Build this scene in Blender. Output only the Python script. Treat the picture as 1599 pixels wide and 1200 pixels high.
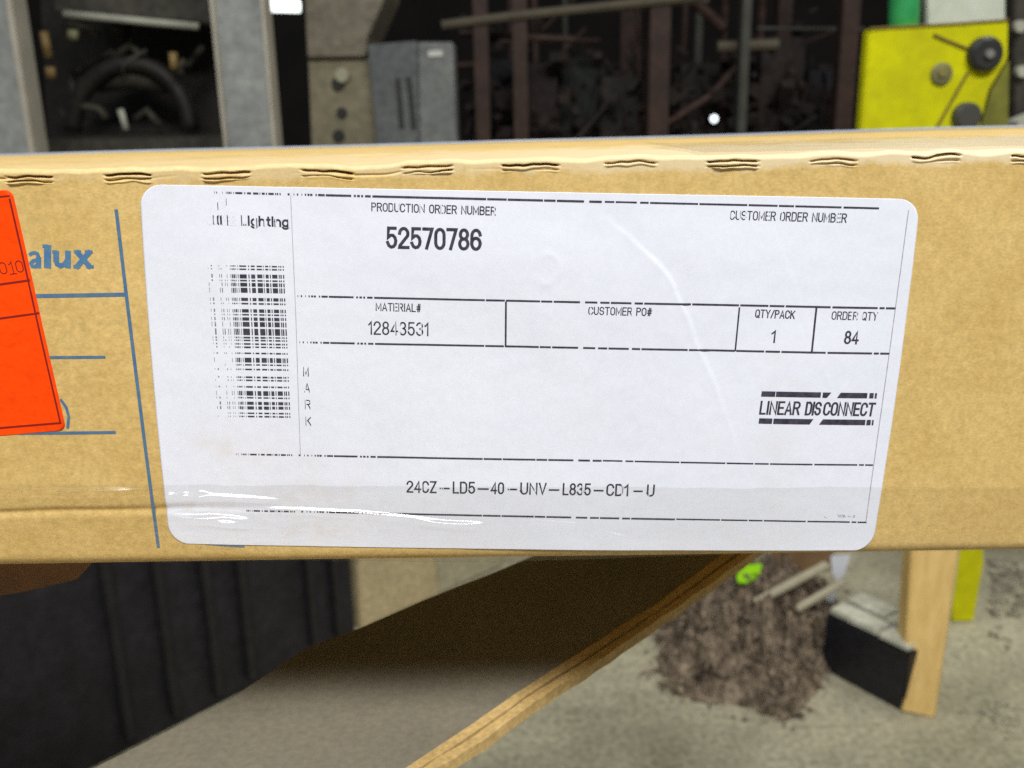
import bpy, bmesh, math, random
from mathutils import Vector, Matrix, noise
random.seed(7)
for o in list(bpy.data.objects): bpy.data.objects.remove(o)
SC = bpy.context.scene
COL = SC.collection
R = math.radians

# ------------------------------------------------------------------ camera
FPX = 1550.0                                   # focal length in pixels of the 1599 px wide photograph
ALPHA = 0.040                                  # the label sits slightly askew on the carton
def _v(*a): return Vector(a)
q1 = _v(0.99963, 0.01442, 0.02445).normalized()
nrm = _v(-0.01930851, -0.28593557, 0.9580543).normalized()
q1 = (q1 - nrm * q1.dot(nrm)).normalized()
q2 = nrm.cross(q1)
TL = _v(-0.09583862, -0.05146583, 0.25567962)  # label corner seen from the lens
ex = (q1 - ALPHA * q2).normalized()
ez = -(q2 + ALPHA * q1).normalized()
ey = nrm
Z_BOT = 0.93
Z_LAB = Z_BOT + 0.1105
CAM = _v(0.0, -ey.dot(TL), Z_LAB - ez.dot(TL))
def c2w(v): return _v(ex.dot(v), ey.dot(v), ez.dot(v))
LAB0 = c2w(TL) + CAM
def ray(px, py): return c2w(_v((px - 799.5) / FPX, (py - 600) / FPX, 1.0))
def at_y(px, py, y):
    d = ray(px, py); return CAM + d * ((y - CAM.y) / d.y)
def at_z(px, py, z=0.0):
    d = ray(px, py); return CAM + d * ((z - CAM.z) / d.z)

cd = bpy.data.cameras.new('camera'); co = bpy.data.objects.new('camera', cd); COL.objects.link(co)
right = c2w(_v(1, 0, 0)); up = c2w(_v(0, -1, 0)); back = c2w(_v(0, 0, -1))
M = Matrix((right, up, back)).transposed().to_4x4(); M.translation = CAM
co.matrix_world = M
cd.sensor_fit = 'HORIZONTAL'; cd.sensor_width = 36.0; cd.lens = 36.0 * FPX / 1599.0
cd.clip_start = 0.01; cd.clip_end = 60
cd.dof.use_dof = True; cd.dof.focus_distance = 0.27; cd.dof.aperture_fstop = 19
SC.camera = co

# ------------------------------------------------------------------ world and lamps
w = bpy.data.worlds.new('World'); SC.world = w; w.use_nodes = True
bg = w.node_tree.nodes['Background']; bg.inputs[0].default_value = (0.80, 0.90, 1.0, 1); bg.inputs[1].default_value = 0.12
def area(name, loc, aim, sx, sy, power, col=(1, 0.97, 0.9)):
    l = bpy.data.lights.new(name, 'AREA'); l.shape = 'RECTANGLE'; l.size = sx; l.size_y = sy
    l.energy = power; l.color = col
    o = bpy.data.objects.new(name, l); COL.objects.link(o); o.location = loc
    o.rotation_euler = (_v(*aim) - _v(*loc)).to_track_quat('-Z', 'Y').to_euler()
    return o
area('ceiling_lamp_front', (0.35, -1.55, 3.25), (0, 0.1, 1.0), 2.6, 0.5, 133, (1, .985, .955))
area('added_lamp_rear', (1.6, 1.5, 3.3), (0.9, 1.7, 0.3), 1.2, 0.4, 26, (1, .97, .88))  # extra lamp, added overhead to brighten the yellow machine and the floor
area('ceiling_lamp_left', (-1.2, 1.2, 3.4), (-0.7, 2.2, 0.6), 1.2, 0.4, 20, (.95, .98, 1))
vs = SC.view_settings; vs.view_transform = 'Standard'; vs.look = 'None'; vs.exposure = 0; vs.gamma = 1
vs.use_curve_mapping = False

# ------------------------------------------------------------------ materials
def mat(name, col, rough=0.6, var=0.0, scale=30.0, col2=None, bump=0.0, bscale=None, metal=0.0, stretch=(1, 1, 1),
        emit=None, spec=0.5, fine=0.0, fscale=900.0):
    m = bpy.data.materials.new(name); m.use_nodes = True
    nt = m.node_tree; N = nt.nodes; L = nt.links; b = N['Principled BSDF']
    b.inputs['Base Color'].default_value = (*col, 1); b.inputs['Roughness'].default_value = rough
    b.inputs['Metallic'].default_value = metal; b.inputs['Specular IOR Level'].default_value = spec
    if var or col2 or bump or fine:
        tc = N.new('ShaderNodeTexCoord'); mp = N.new('ShaderNodeMapping'); mp.inputs['Scale'].default_value = stretch
        L.new(tc.outputs['Object'], mp.inputs[0])
        nz = N.new('ShaderNodeTexNoise'); nz.inputs['Scale'].default_value = scale
        nz.inputs['Detail'].default_value = 6; nz.inputs['Roughness'].default_value = 0.65
        L.new(mp.outputs[0], nz.inputs['Vector'])
        cr = N.new('ShaderNodeValToRGB'); cr.color_ramp.elements[0].position = .32; cr.color_ramp.elements[1].position = .68
        c2 = col2 if col2 else tuple(min(1, c * (1 + var)) for c in col)
        c1 = col if col2 else tuple(c * (1 - var) for c in col)
        cr.color_ramp.elements[0].color = (*c1, 1); cr.color_ramp.elements[1].color = (*c2, 1)
        L.new(nz.outputs['Fac'], cr.inputs[0]); out = cr.outputs[0]
        if fine:
            n2 = N.new('ShaderNodeTexNoise'); n2.inputs['Scale'].default_value = fscale; n2.inputs['Detail'].default_value = 3
            L.new(mp.outputs[0], n2.inputs['Vector'])
            mr = N.new('ShaderNodeMapRange'); mr.inputs[1].default_value = .3; mr.inputs[2].default_value = .7
            mr.inputs[3].default_value = 1 - fine; mr.inputs[4].default_value = 1 + fine
            L.new(n2.outputs['Fac'], mr.inputs[0])
            mx = N.new('ShaderNodeVectorMath'); mx.operation = 'SCALE'
            L.new(out, mx.inputs[0]); L.new(mr.outputs[0], mx.inputs['Scale']); out = mx.outputs[0]
        L.new(out, b.inputs['Base Color'])
        if bump:
            nb = N.new('ShaderNodeTexNoise'); nb.inputs['Scale'].default_value = bscale or scale * 4; nb.inputs['Detail'].default_value = 4
            L.new(mp.outputs[0], nb.inputs['Vector'])
            bp = N.new('ShaderNodeBump'); bp.inputs['Strength'].default_value = bump; bp.inputs['Distance'].default_value = 0.002
            L.new(nb.outputs['Fac'], bp.inputs['Height']); L.new(bp.outputs[0], b.inputs['Normal'])
    if emit:
        b.inputs['Emission Color'].default_value = (*emit[:3], 1); b.inputs['Emission Strength'].default_value = emit[3]
    return m

def kraft_mat():
    m = bpy.data.materials.new('kraft_cardboard'); m.use_nodes = True
    nt = m.node_tree; N = nt.nodes; L = nt.links; b = N['Principled BSDF']
    b.inputs['Roughness'].default_value = .62; b.inputs['Specular IOR Level'].default_value = .35
    tc = N.new('ShaderNodeTexCoord')
    def nz(sc, st, det=5, ro=.6):
        mp = N.new('ShaderNodeMapping'); mp.inputs['Scale'].default_value = st; L.new(tc.outputs['Object'], mp.inputs[0])
        n = N.new('ShaderNodeTexNoise'); n.inputs['Scale'].default_value = sc; n.inputs['Detail'].default_value = det
        n.inputs['Roughness'].default_value = ro; L.new(mp.outputs[0], n.inputs['Vector']); return n.outputs['Fac']
    def ramp(f, a, bb, p0=.3, p1=.7):
        c = N.new('ShaderNodeValToRGB'); c.color_ramp.elements[0].position = p0; c.color_ramp.elements[1].position = p1
        c.color_ramp.elements[0].color = (*a, 1); c.color_ramp.elements[1].color = (*bb, 1); L.new(f, c.inputs[0]); return c.outputs[0]
    base = ramp(nz(55, (1, 1, 1.3)), (.61, .42, .148), (.695, .50, .20))
    def mul(c, f):
        v = N.new('ShaderNodeVectorMath'); v.operation = 'MULTIPLY'; L.new(c, v.inputs[0]); L.new(f, v.inputs[1]); return v.outputs[0]
    base = mul(base, ramp(nz(420, (1, 1, 1), 4), (.86, .86, .82), (1.1, 1.1, 1.12)))
    base = mul(base, ramp(nz(1700, (.6, 1, 1), 3), (.88, .87, .85), (1.10, 1.10, 1.1)))
    base = mul(base, ramp(nz(9, (1, 1, 1), 3), (.94, .93, .9), (1.05, 1.06, 1.08)))
    # scuffed, paler paper along the folded edge
    geo = N.new('ShaderNodeSeparateXYZ'); L.new(tc.outputs['Object'], geo.inputs[0])
    zr = N.new('ShaderNodeMapRange'); zr.inputs[1].default_value = Z_TOP - .010; zr.inputs[2].default_value = Z_TOP - .0005
    L.new(geo.outputs[2], zr.inputs[0])
    sf = nz(70, (1, 1, 1.2), 5, .7)
    add = N.new('ShaderNodeMath'); add.operation = 'ADD'; L.new(zr.outputs[0], add.inputs[0]); L.new(sf, add.inputs[1])
    sc = N.new('ShaderNodeMapRange'); sc.inputs[1].default_value = 1.16; sc.inputs[2].default_value = 1.36; L.new(add.outputs[0], sc.inputs[0])
    xm = N.new('ShaderNodeMapRange'); xm.inputs[1].default_value = -.16; xm.inputs[2].default_value = .12
    xm.inputs[3].default_value = .1; xm.inputs[4].default_value = .9; L.new(geo.outputs[0], xm.inputs[0])
    mm = N.new('ShaderNodeMath'); mm.operation = 'MULTIPLY'; L.new(sc.outputs[0], mm.inputs[0]); L.new(xm.outputs[0], mm.inputs[1])
    mx = N.new('ShaderNodeMix'); mx.data_type = 'RGBA'; L.new(mm.outputs[0], mx.inputs[0]); L.new(base, mx.inputs[6])
    mx.inputs[7].default_value = (.78, .66, .44, 1)
    L.new(mx.outputs[2], b.inputs['Base Color'])
    bp = N.new('ShaderNodeBump'); bp.inputs['Strength'].default_value = .15; bp.inputs['Distance'].default_value = .0003
    L.new(nz(600, (.8, 1, 1), 4), bp.inputs['Height']); L.new(bp.outputs[0], b.inputs['Normal'])
    return m

def ink_mat(name, ink, paper, drop):
    """print whose dead print-head columns leave paper-coloured gaps (a pattern fixed on the label)"""
    m = bpy.data.materials.new(name); m.use_nodes = True
    nt = m.node_tree; N = nt.nodes; L = nt.links; b = N['Principled BSDF']; b.inputs['Roughness'].default_value = .55
    uv = N.new('ShaderNodeUVMap'); uv.uv_map = 'print'
    sp = N.new('ShaderNodeSeparateXYZ'); L.new(uv.outputs[0], sp.inputs[0])
    sc = N.new('ShaderNodeMath'); sc.operation = 'MULTIPLY'; sc.inputs[1].default_value = 1000 / .26; L.new(sp.outputs[0], sc.inputs[0])
    fl = N.new('ShaderNodeMath'); fl.operation = 'FLOOR'; L.new(sc.outputs[0], fl.inputs[0])
    wn = N.new('ShaderNodeTexWhiteNoise'); wn.noise_dimensions = '1D'; L.new(fl.outputs[0], wn.inputs['W'])
    cr = N.new('ShaderNodeValToRGB'); cr.color_ramp.interpolation = 'LINEAR'
    els = cr.color_ramp.elements
    for i, (p, v) in enumerate(drop):
        e = els[i] if i < 2 else els.new(p)
        e.position = p; e.color = (v, v, v, 1)
    s5 = N.new('ShaderNodeMath'); s5.operation = 'MULTIPLY'; s5.inputs[1].default_value = 1 / .203; L.new(sp.outputs[0], s5.inputs[0])
    L.new(s5.outputs[0], cr.inputs[0])
    lt = N.new('ShaderNodeMath'); lt.operation = 'LESS_THAN'; L.new(wn.outputs[0], lt.inputs[0]); L.new(cr.outputs[0], lt.inputs[1])
    nz = N.new('ShaderNodeTexNoise'); nz.inputs['Scale'].default_value = 900; nz.inputs['Detail'].default_value = 3
    tc = N.new('ShaderNodeTexCoord'); L.new(tc.outputs['Object'], nz.inputs['Vector'])
    r2 = N.new('ShaderNodeValToRGB'); r2.color_ramp.elements[0].position = .35; r2.color_ramp.elements[1].position = .75
    r2.color_ramp.elements[0].color = (*ink, 1); r2.color_ramp.elements[1].color = (*[c * 2.6 + .03 for c in ink], 1)
    L.new(nz.outputs['Fac'], r2.inputs[0])
    mx = N.new('ShaderNodeMix'); mx.data_type = 'RGBA'; L.new(lt.outputs[0], mx.inputs[0]); L.new(r2.outputs[0], mx.inputs[6])
    mx.inputs[7].default_value = (*paper, 1); L.new(mx.outputs[2], b.inputs['Base Color'])
    return m

def tape_mat(fac=.065, tint=(.985, .983, .975), rough=.17):
    m = bpy.data.materials.new('clear_packing_tape'); m.use_nodes = True
    nt = m.node_tree; N = nt.nodes; L = nt.links; N.remove(N['Principled BSDF'])
    out = [n for n in N if n.type == 'OUTPUT_MATERIAL'][0]
    tr = N.new('ShaderNodeBsdfTransparent'); tr.inputs[0].default_value = (*tint, 1)
    gl = N.new('ShaderNodeBsdfGlossy'); gl.inputs['Roughness'].default_value = rough
    mx = N.new('ShaderNodeMixShader'); mx.inputs[0].default_value = fac; L.new(tr.outputs[0], mx.inputs[1]); L.new(gl.outputs[0], mx.inputs[2])
    L.new(mx.outputs[0], out.inputs[0]); return m

# ------------------------------------------------------------------ mesh helpers
def link(name, verts, faces, m, parent=None, smooth=False, uvs=None):
    me = bpy.data.meshes.new(name); me.from_pydata([tuple(v) for v in verts], [], faces)
    if uvs:
        lay = me.uv_layers.new(name='print')
        for lp in me.loops: lay.data[lp.index].uv = uvs[lp.vertex_index]
    if smooth:
        for p in me.polygons: p.use_smooth = True
    me.materials.append(m); me.validate(); me.update()
    o = bpy.data.objects.new(name, me); COL.objects.link(o)
    if parent:
        bpy.context.view_layer.update()
        o.parent = parent; o.matrix_parent_inverse = parent.matrix_world.inverted()
    return o
def tag(o, label=None, cat=None, group=None, kind=None):
    if label: o['label'] = label
    if cat: o['category'] = cat
    if group: o['group'] = group
    if kind: o['kind'] = kind
    return o
def thing(name, loc, label, cat, group=None):
    o = bpy.data.objects.new(name, None); COL.objects.link(o); o.location = loc; o.empty_display_size = .05
    bpy.context.view_layer.update()
    return tag(o, label, cat, group)
class MB:
    def __init__(s): s.v = []; s.f = []
    def box(s, c, size, rot=None):
        b = len(s.v); c = _v(*c); hx, hy, hz = [a / 2 for a in size]
        for dx in (-hx, hx):
            for dy in (-hy, hy):
                for dz in (-hz, hz):
                    p = _v(dx, dy, dz)
                    if rot: p = rot @ p
                    s.v.append(c + p)
        for f in ((0, 1, 3, 2), (4, 6, 7, 5), (0, 4, 5, 1), (2, 3, 7, 6), (0, 2, 6, 4), (1, 5, 7, 3)): s.f.append(tuple(b + i for i in f))
        return s
    def prism(s, pts, off):
        """closed polygon pts extruded by vector off"""
        b = len(s.v); n = len(pts); off = _v(*off)
        s.v += [_v(*p) for p in pts] + [_v(*p) + off for p in pts]
        s.f.append(tuple(range(b, b + n))); s.f.append(tuple(range(b + 2 * n - 1, b + n - 1, -1)))
        for i in range(n):
            j = (i + 1) % n; s.f.append((b + i, b + n + i, b + n + j, b + j))
        return s
    def tube(s, pts, r, n=10, cap=True):
        b = len(s.v); pts = [_v(*p) for p in pts]; rs = r if isinstance(r, (list, tuple)) else [r] * len(pts)
        for i, p in enumerate(pts):
            d = (pts[min(i + 1, len(pts) - 1)] - pts[max(i - 1, 0)]).normalized()
            a = d.orthogonal().normalized(); c = d.cross(a)
            if i and a.dot(pa) < 0 and False: a = -a
            if i:
                a = (pa - d * pa.dot(d)).normalized(); c = d.cross(a)
            pa = a
            for k in range(n):
                t = 2 * math.pi * k / n; s.v.append(p + (a * math.cos(t) + c * math.sin(t)) * rs[i])
        for i in range(len(pts) - 1):
            for k in range(n):
                k2 = (k + 1) % n
                s.f.append((b + i * n + k, b + i * n + k2, b + (i + 1) * n + k2, b + (i + 1) * n + k))
        if cap:
            s.f.append(tuple(b + k for k in range(n - 1, -1, -1))); e = b + (len(pts) - 1) * n
            s.f.append(tuple(e + k for k in range(n)))
        return s
    def disc(s, c, axis, r, h, n=24):
        c = _v(*c); a = _v(*axis).normalized(); return s.tube([c, c + a * h], r, n)
    def build(s, name, m, parent=None, bevel=0.0, smooth=False):
        o = link(name, s.v, s.f, m, parent, smooth)
        bm = bmesh.new(); bm.from_mesh(o.data); bmesh.ops.recalc_face_normals(bm, faces=bm.faces)
        if bevel: bmesh.ops.bevel(bm, geom=[e for e in bm.edges], offset=bevel, segments=2, affect='EDGES', clamp_overlap=True)
        bm.to_mesh(o.data); bm.free(); return o
def pxpoly(pts, y): return [at_y(px, py, y) for px, py in pts]

# ------------------------------------------------------------------ the setting
def stains(m, k=.75):
    nt = m.node_tree; N = nt.nodes; L = nt.links; b = N['Principled BSDF']; src = b.inputs['Base Color'].links[0].from_socket
    tc = N.new('ShaderNodeTexCoord'); n = N.new('ShaderNodeTexNoise'); n.inputs['Scale'].default_value = 1.9; n.inputs['Detail'].default_value = 9; n.inputs['Roughness'].default_value = .72; n.inputs['Distortion'].default_value = .6; L.new(tc.outputs['Object'], n.inputs['Vector'])
    r = N.new('ShaderNodeMapRange'); r.inputs[1].default_value = .38; r.inputs[2].default_value = .56; r.inputs[3].default_value = k; r.inputs[4].default_value = 1.06; L.new(n.outputs['Fac'], r.inputs[0])
    v = N.new('ShaderNodeTexVoronoi'); v.inputs['Scale'].default_value = 42; L.new(tc.outputs['Object'], v.inputs['Vector'])
    vr = N.new('ShaderNodeMapRange'); vr.inputs[1].default_value = .10; vr.inputs[2].default_value = .17; vr.inputs[3].default_value = .62; vr.inputs[4].default_value = 1; L.new(v.outputs['Distance'], vr.inputs[0])
    mm = N.new('ShaderNodeMath'); mm.operation = 'MULTIPLY'; L.new(r.outputs[0], mm.inputs[0]); L.new(vr.outputs[0], mm.inputs[1])
    s_ = N.new('ShaderNodeVectorMath'); s_.operation = 'SCALE'; L.new(src, s_.inputs[0]); L.new(mm.outputs[0], s_.inputs['Scale']); L.new(s_.outputs[0], b.inputs['Base Color'])
FLOOR_M = mat('dusty_concrete', (.27, .25, .165), .8, col2=(.455, .42, .295), scale=3.2, bump=.3, bscale=60, fine=.28, fscale=85)
stains(FLOOR_M)
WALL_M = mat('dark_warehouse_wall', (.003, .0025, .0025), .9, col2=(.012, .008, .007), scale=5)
tag(link('floor', [(-9, -4, 0), (9, -4, 0), (9, 9, 0), (-9, 9, 0)], [(0, 1, 2, 3)], FLOOR_M), kind='structure')
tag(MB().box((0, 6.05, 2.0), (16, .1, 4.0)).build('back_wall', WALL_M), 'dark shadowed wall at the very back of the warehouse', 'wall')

# ------------------------------------------------------------------ the carton
Z_TOP = LAB0.z + .0038
KRAFT = kraft_mat()
PERF = [(-0.0002, 0)]                                             # filled below: slot centres along the fold
slot_px = [-115, 43, 198, 352, 510, 667, 828, 985, 1145, 1302, 1462, 1620]
SLOTS = [at_y(px, 262 - .010 * px + .0, 0).x for px in slot_px]
PINCH = at_y(150, 798, 0).z
def n1(x, s, k=0.0): return noise.noise(_v(x * s, k, .37 * k))
def face_y(x, z):
    """gentle waviness of the front panel (negative is towards the lens)"""
    r = -.0004 * n1(x, 14, 3) - .0003 * noise.noise(_v(x * 22, 7, z * 30))
    # pinched crease along the lower left, dying out under the label
    q = (z - PINCH - .0004 * n1(x, 40, 61)) / .0011
    if abs(q) < 4: r += .00075 * math.exp(-q * q) * max(0, min(1, (-.06 - x) / .05))
    return r
def fold_z(x):
    a = .0009 * n1(x, 55, 1) + .0006 * n1(x, 130, 2)
    return Z_TOP - .0008 + a
def sag(x):
    return .01035 - .0064 * max(-.34, min(.34, x)) + .0008 * n1(x, 6, 17)
def lid(x, y):
    s = max(0, min(1, y / .30)); return Z_TOP - sag(x) * s ** 1.15
def zbot(x): return Z_BOT + .0021 - .014 * max(-.3, min(.3, x))
def build_carton():
    root = thing('carton', (0, .15, Z_BOT), 'long flat kraft cardboard carton with a big white shipping label on its front', 'carton')
    xs = [-.72, -.6, -.5, -.4, -.3, -.24, -.2] + [-.19 + .0005 * i for i in range(761)] + [.2, .24, .28, .32]
    rows = []
    for y in (.30, .24, .18, .12, .09, .06, .04, .03, .02, .014, .010, .0075, .0055, .004, .003): rows.append(('t', y))
    for k in range(1, 7): rows.append(('r', k / 7))
    zz = 0.0
    while zz < .0042: rows.append(('f', zz)); zz += .00013
    while zz < .0075: rows.append(('f', zz)); zz += .0006
    while zz < .104: rows.append(('f', zz)); zz += (.0004 if abs(Z_TOP - zz - PINCH) < .006 else .0032)
    for k in range(0, 11): rows.append(('b', k / 10))
    for y in (.012, .03, .3): rows.append(('u', y))
    nx = len(xs); V = []; F = []
    RT = .0022; RB = .0034
    for kind, p in rows:
        for x in xs:
            zf = fold_z(x); fy = face_y(x, zf - p if kind == 'f' else zf)
            bz = zbot(x) + .0004 * n1(x, 9, 5) - .0012 * max(0, min(1, (x + .05) / .1)) * 0
            if kind == 't':
                z = lid(x, p); k = max(0, 1 - p / .012); z = z * (1 - k) + (zf + RT * .55) * k
                # dents and buckles of the lid near the fold
                z += .0008 * n1(x, 40, 8) * max(0, 1 - abs(p - .006) / .008)
                V.append((x, p, z))
            elif kind == 'r':
                a = p * math.pi / 2; y = RT * (1 - math.sin(a)) ; z = zf + RT * .55 - RT * .55 * (1 - math.cos(a))
                V.append((x, y + fy * p, z))
            elif kind == 'f':
                y = fy; z = zf - p
                if p < .0045:
                    for i, sx in enumerate(SLOTS):
                        d = abs(x - sx)
                        hw = .0064 + .0018 * n1(i * 3.1, 1, 4); po = .0007 * n1(i * 2.7 + .4, 1, 14) + x * .0 + (x - sx) * .02 * n1(i * 1.9 + .7, 1, 22)
                        if d < hw:
                            e = 1.0 if d < hw - .0006 else (hw - d) / .0006
                            def jj(k): return .00034 * n1(x, 330, i * 7 + k) + .0003 * n1(x, 95, i * 5 + k + 9) + .0002 * n1(i * 2.3, 1, k)
                            def bump(c, wd): return math.exp(-((p - c) / wd) ** 4)
                            v1 = max(0, .35 + 1.5 * n1(i * 1.3 + .2, 1, 41) + 1.1 * n1(x, 70, i + 31)); v2 = max(0, .45 + 1.2 * n1(i * 1.1 + .6, 1, 43) + 1.0 * n1(x, 60, i + 57)); sk = .6 + .9 * abs(n1(i * 1.7 + 3, 1, 2))
                            y += e * (.0032 * bump(po + .0005 + jj(1), .00028) * min(1, v1 + .45) - (.0005 + .0003 * n1(x, 90, i)) * bump(po + .0011 + jj(2), .0004) * sk
                                      + .0017 * bump(po + .0017 + jj(3), .00022) * v2 - .0007 * bump(po + .0021 + jj(4), .00026) * sk * v2)
                    dk = max(0, .25 - x / .16) * max(0, n1(x, 37, 71) + .25)
                    y += .0011 * dk * math.exp(-((p - .0012 - .0006 * n1(x, 60, 44)) / .0003) ** 2)
                V.append((x, y, z))
            elif kind == 'b':
                a = p * math.pi / 2; bul = .0016 * math.sin(p * math.pi)
                z0 = zbot(x) + .0031
                V.append((x, fy + RB * (1 - math.cos(a)) , z0 + (bz - .0012 - z0) * math.sin(a)))
            else:
                V.append((x, p, bz - .0013))
    nr = len(rows)
    for r in range(nr - 1):
        for c in range(nx - 1):
            F.append((r * nx + c, r * nx + c + 1, (r + 1) * nx + c + 1, (r + 1) * nx + c))
    # ends and back
    F.append(tuple(r * nx for r in range(nr))); F.append(tuple(r * nx + nx - 1 for r in range(nr - 1, -1, -1)))
    for c in range(nx - 1): F.append(((nr - 1) * nx + c, (nr - 1) * nx + c + 1, c + 1, c))
    o = link('body', V, F, KRAFT, root, True)
    return root
carton = build_carton()

# label frame -> world.  u to the right, v downwards, in metres
nrmA = math.sqrt(1 + ALPHA ** 2)
def uv_of(px, py):
    p = at_y(px, py, 0); X = p.x - LAB0.x; D = LAB0.z - p.z
    return ((X + ALPHA * D) / nrmA, (D - ALPHA * X) / nrmA)
LW, LH = .203, .1013
CREASE = [uv_of(*p) for p in ((905, 300), (945, 340), (990, 378), (1040, 425), (1066, 480), (1098, 560), (1130, 640), (1156, 720), (1180, 790), (1205, 870))]
def smooth(P):
    for _ in range(3):
        Q = [P[0]]
        for (a, b), (c, d) in zip(P, P[1:]): Q += [(.75 * a + .25 * c, .75 * b + .25 * d), (.25 * a + .75 * c, .25 * b + .75 * d)]
        P = Q + [P[-1]]
    return P
CREASE = smooth(CREASE)
def crease(u, v):
    best = 1e9; sg = 1
    for (a, b), (c, d) in zip(CREASE, CREASE[1:]):
        dx, dy = c - a, d - b; t = max(0, min(1, ((u - a) * dx + (v - b) * dy) / (dx * dx + dy * dy)))
        ex_, ey_ = u - a - t * dx, v - b - t * dy; dd = math.hypot(ex_, ey_)
        if dd < best: best = dd; sg = 1 if (dx * ey_ - dy * ex_) < 0 else -1
    s = best * sg
    if abs(s) > .03: return -.0001 if s > 0 else 0
    s += .0005 * noise.noise(_v(u * 120, v * 120, 3))
    f = .55 + .45 * math.sin(v * 60)
    if s < 0: return .00010 * math.exp(-(s / .0012) ** 2) * f
    return (.00010 - .00050 * (1 - math.exp(-(s / .0004) ** 2)) * math.exp(-(s / .0065) ** 2) - .0001 * (1 - math.exp(-(s / .0006) ** 2))) * f
DENT = uv_of(853, 420); DENT2 = uv_of(845, 475)
def lab_pt(u, v, off=0.0):
    X = LAB0.x + (u - ALPHA * v) / nrmA; z = LAB0.z - (v + ALPHA * u) / nrmA
    def ss(t): t = max(0, min(1, t / .02)); return t * t * (3 - 2 * t)
    ed = ss(u) * ss(LW - u) * ss(v) * ss(LH - v)
    h = .00022 + ed * (.0004 + .42 * crease(u, v))
    q = .8 + .5 * noise.noise(_v(u * 260, v * 260, 9))
    r = math.hypot(u - DENT[0], (v - DENT[1]) * .9)
    h += .00010 * q * math.exp(-((r - .0036) / .0008) ** 2) * (.25 + .75 * (u > DENT[0] - .001))
    h += .00016 * math.exp(-((u - DENT[0]) / .004) ** 2) * ss(v - DENT[1]) * ss(DENT[1] + .03 - v)
    h += .00010 * noise.noise(_v(u * 33, v * 33, 12))
    h += .00009 * noise.noise(_v(u * 60, v * 60, 1)) + .00005 * noise.noise(_v(u * 200, v * 200, 4))
    return _v(X, face_y(X, z) - h - off, z)
PAPER = (.78, .815, .93)
LABEL_M = mat('label_paper', (.768, .80, .915), .55, col2=(.80, .83, .94), scale=40, spec=.4, fine=.02, fscale=700)
def label_stains(m):
    """faint brown handling marks towards the lower left corner"""
    nt = m.node_tree; N = nt.nodes; L = nt.links; b = N['Principled BSDF']; src = b.inputs['Base Color'].links[0].from_socket
    tc = N.new('ShaderNodeTexCoord'); fac = None
    for px, py, rx, rz, k in ((350, 695, .010, .006, .30), (480, 765, .016, .006, .26), (500, 828, .020, .004, .30), (300, 800, .010, .004, .30), (430, 740, .02, .012, .14), (1210, 700, .006, .03, .10), (700, 838, .02, .004, .16), (1150, 835, .03, .006, .12)):
        p = at_y(px, py, 0); mp = N.new('ShaderNodeMapping'); mp.vector_type = 'POINT'
        mp.inputs['Scale'].default_value = (1 / rx, 0, 1 / rz); mp.inputs['Location'].default_value = (-p.x / rx, 0, -p.z / rz)
        L.new(tc.outputs['Object'], mp.inputs[0]); ln = N.new('ShaderNodeVectorMath'); ln.operation = 'LENGTH'; L.new(mp.outputs[0], ln.inputs[0])
        mr = N.new('ShaderNodeMapRange'); mr.interpolation_type = 'SMOOTHSTEP'; mr.inputs[1].default_value = 0; mr.inputs[2].default_value = 1.6; mr.inputs[3].default_value = k; mr.inputs[4].default_value = 0
        L.new(ln.outputs['Value'], mr.inputs[0])
        if fac is None: fac = mr.outputs[0]
        else:
            a = N.new('ShaderNodeMath'); a.operation = 'MAXIMUM'; L.new(fac, a.inputs[0]); L.new(mr.outputs[0], a.inputs[1]); fac = a.outputs[0]
    n = N.new('ShaderNodeTexNoise'); n.inputs['Scale'].default_value = 160; n.inputs['Detail'].default_value = 6; L.new(tc.outputs['Object'], n.inputs['Vector'])
    r = N.new('ShaderNodeMapRange'); r.inputs[1].default_value = .35; r.inputs[2].default_value = .65; L.new(n.outputs['Fac'], r.inputs[0])
    mm = N.new('ShaderNodeMath'); mm.operation = 'MULTIPLY'; L.new(fac, mm.inputs[0]); L.new(r.outputs[0], mm.inputs[1])
    mx = N.new('ShaderNodeMix'); mx.data_type = 'RGBA'; L.new(mm.outputs[0], mx.inputs[0]); L.new(src, mx.inputs[6]); mx.inputs[7].default_value = (.62, .50, .36, 1)
    L.new(mx.outputs[2], b.inputs['Base Color'])
label_stains(LABEL_M)
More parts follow.
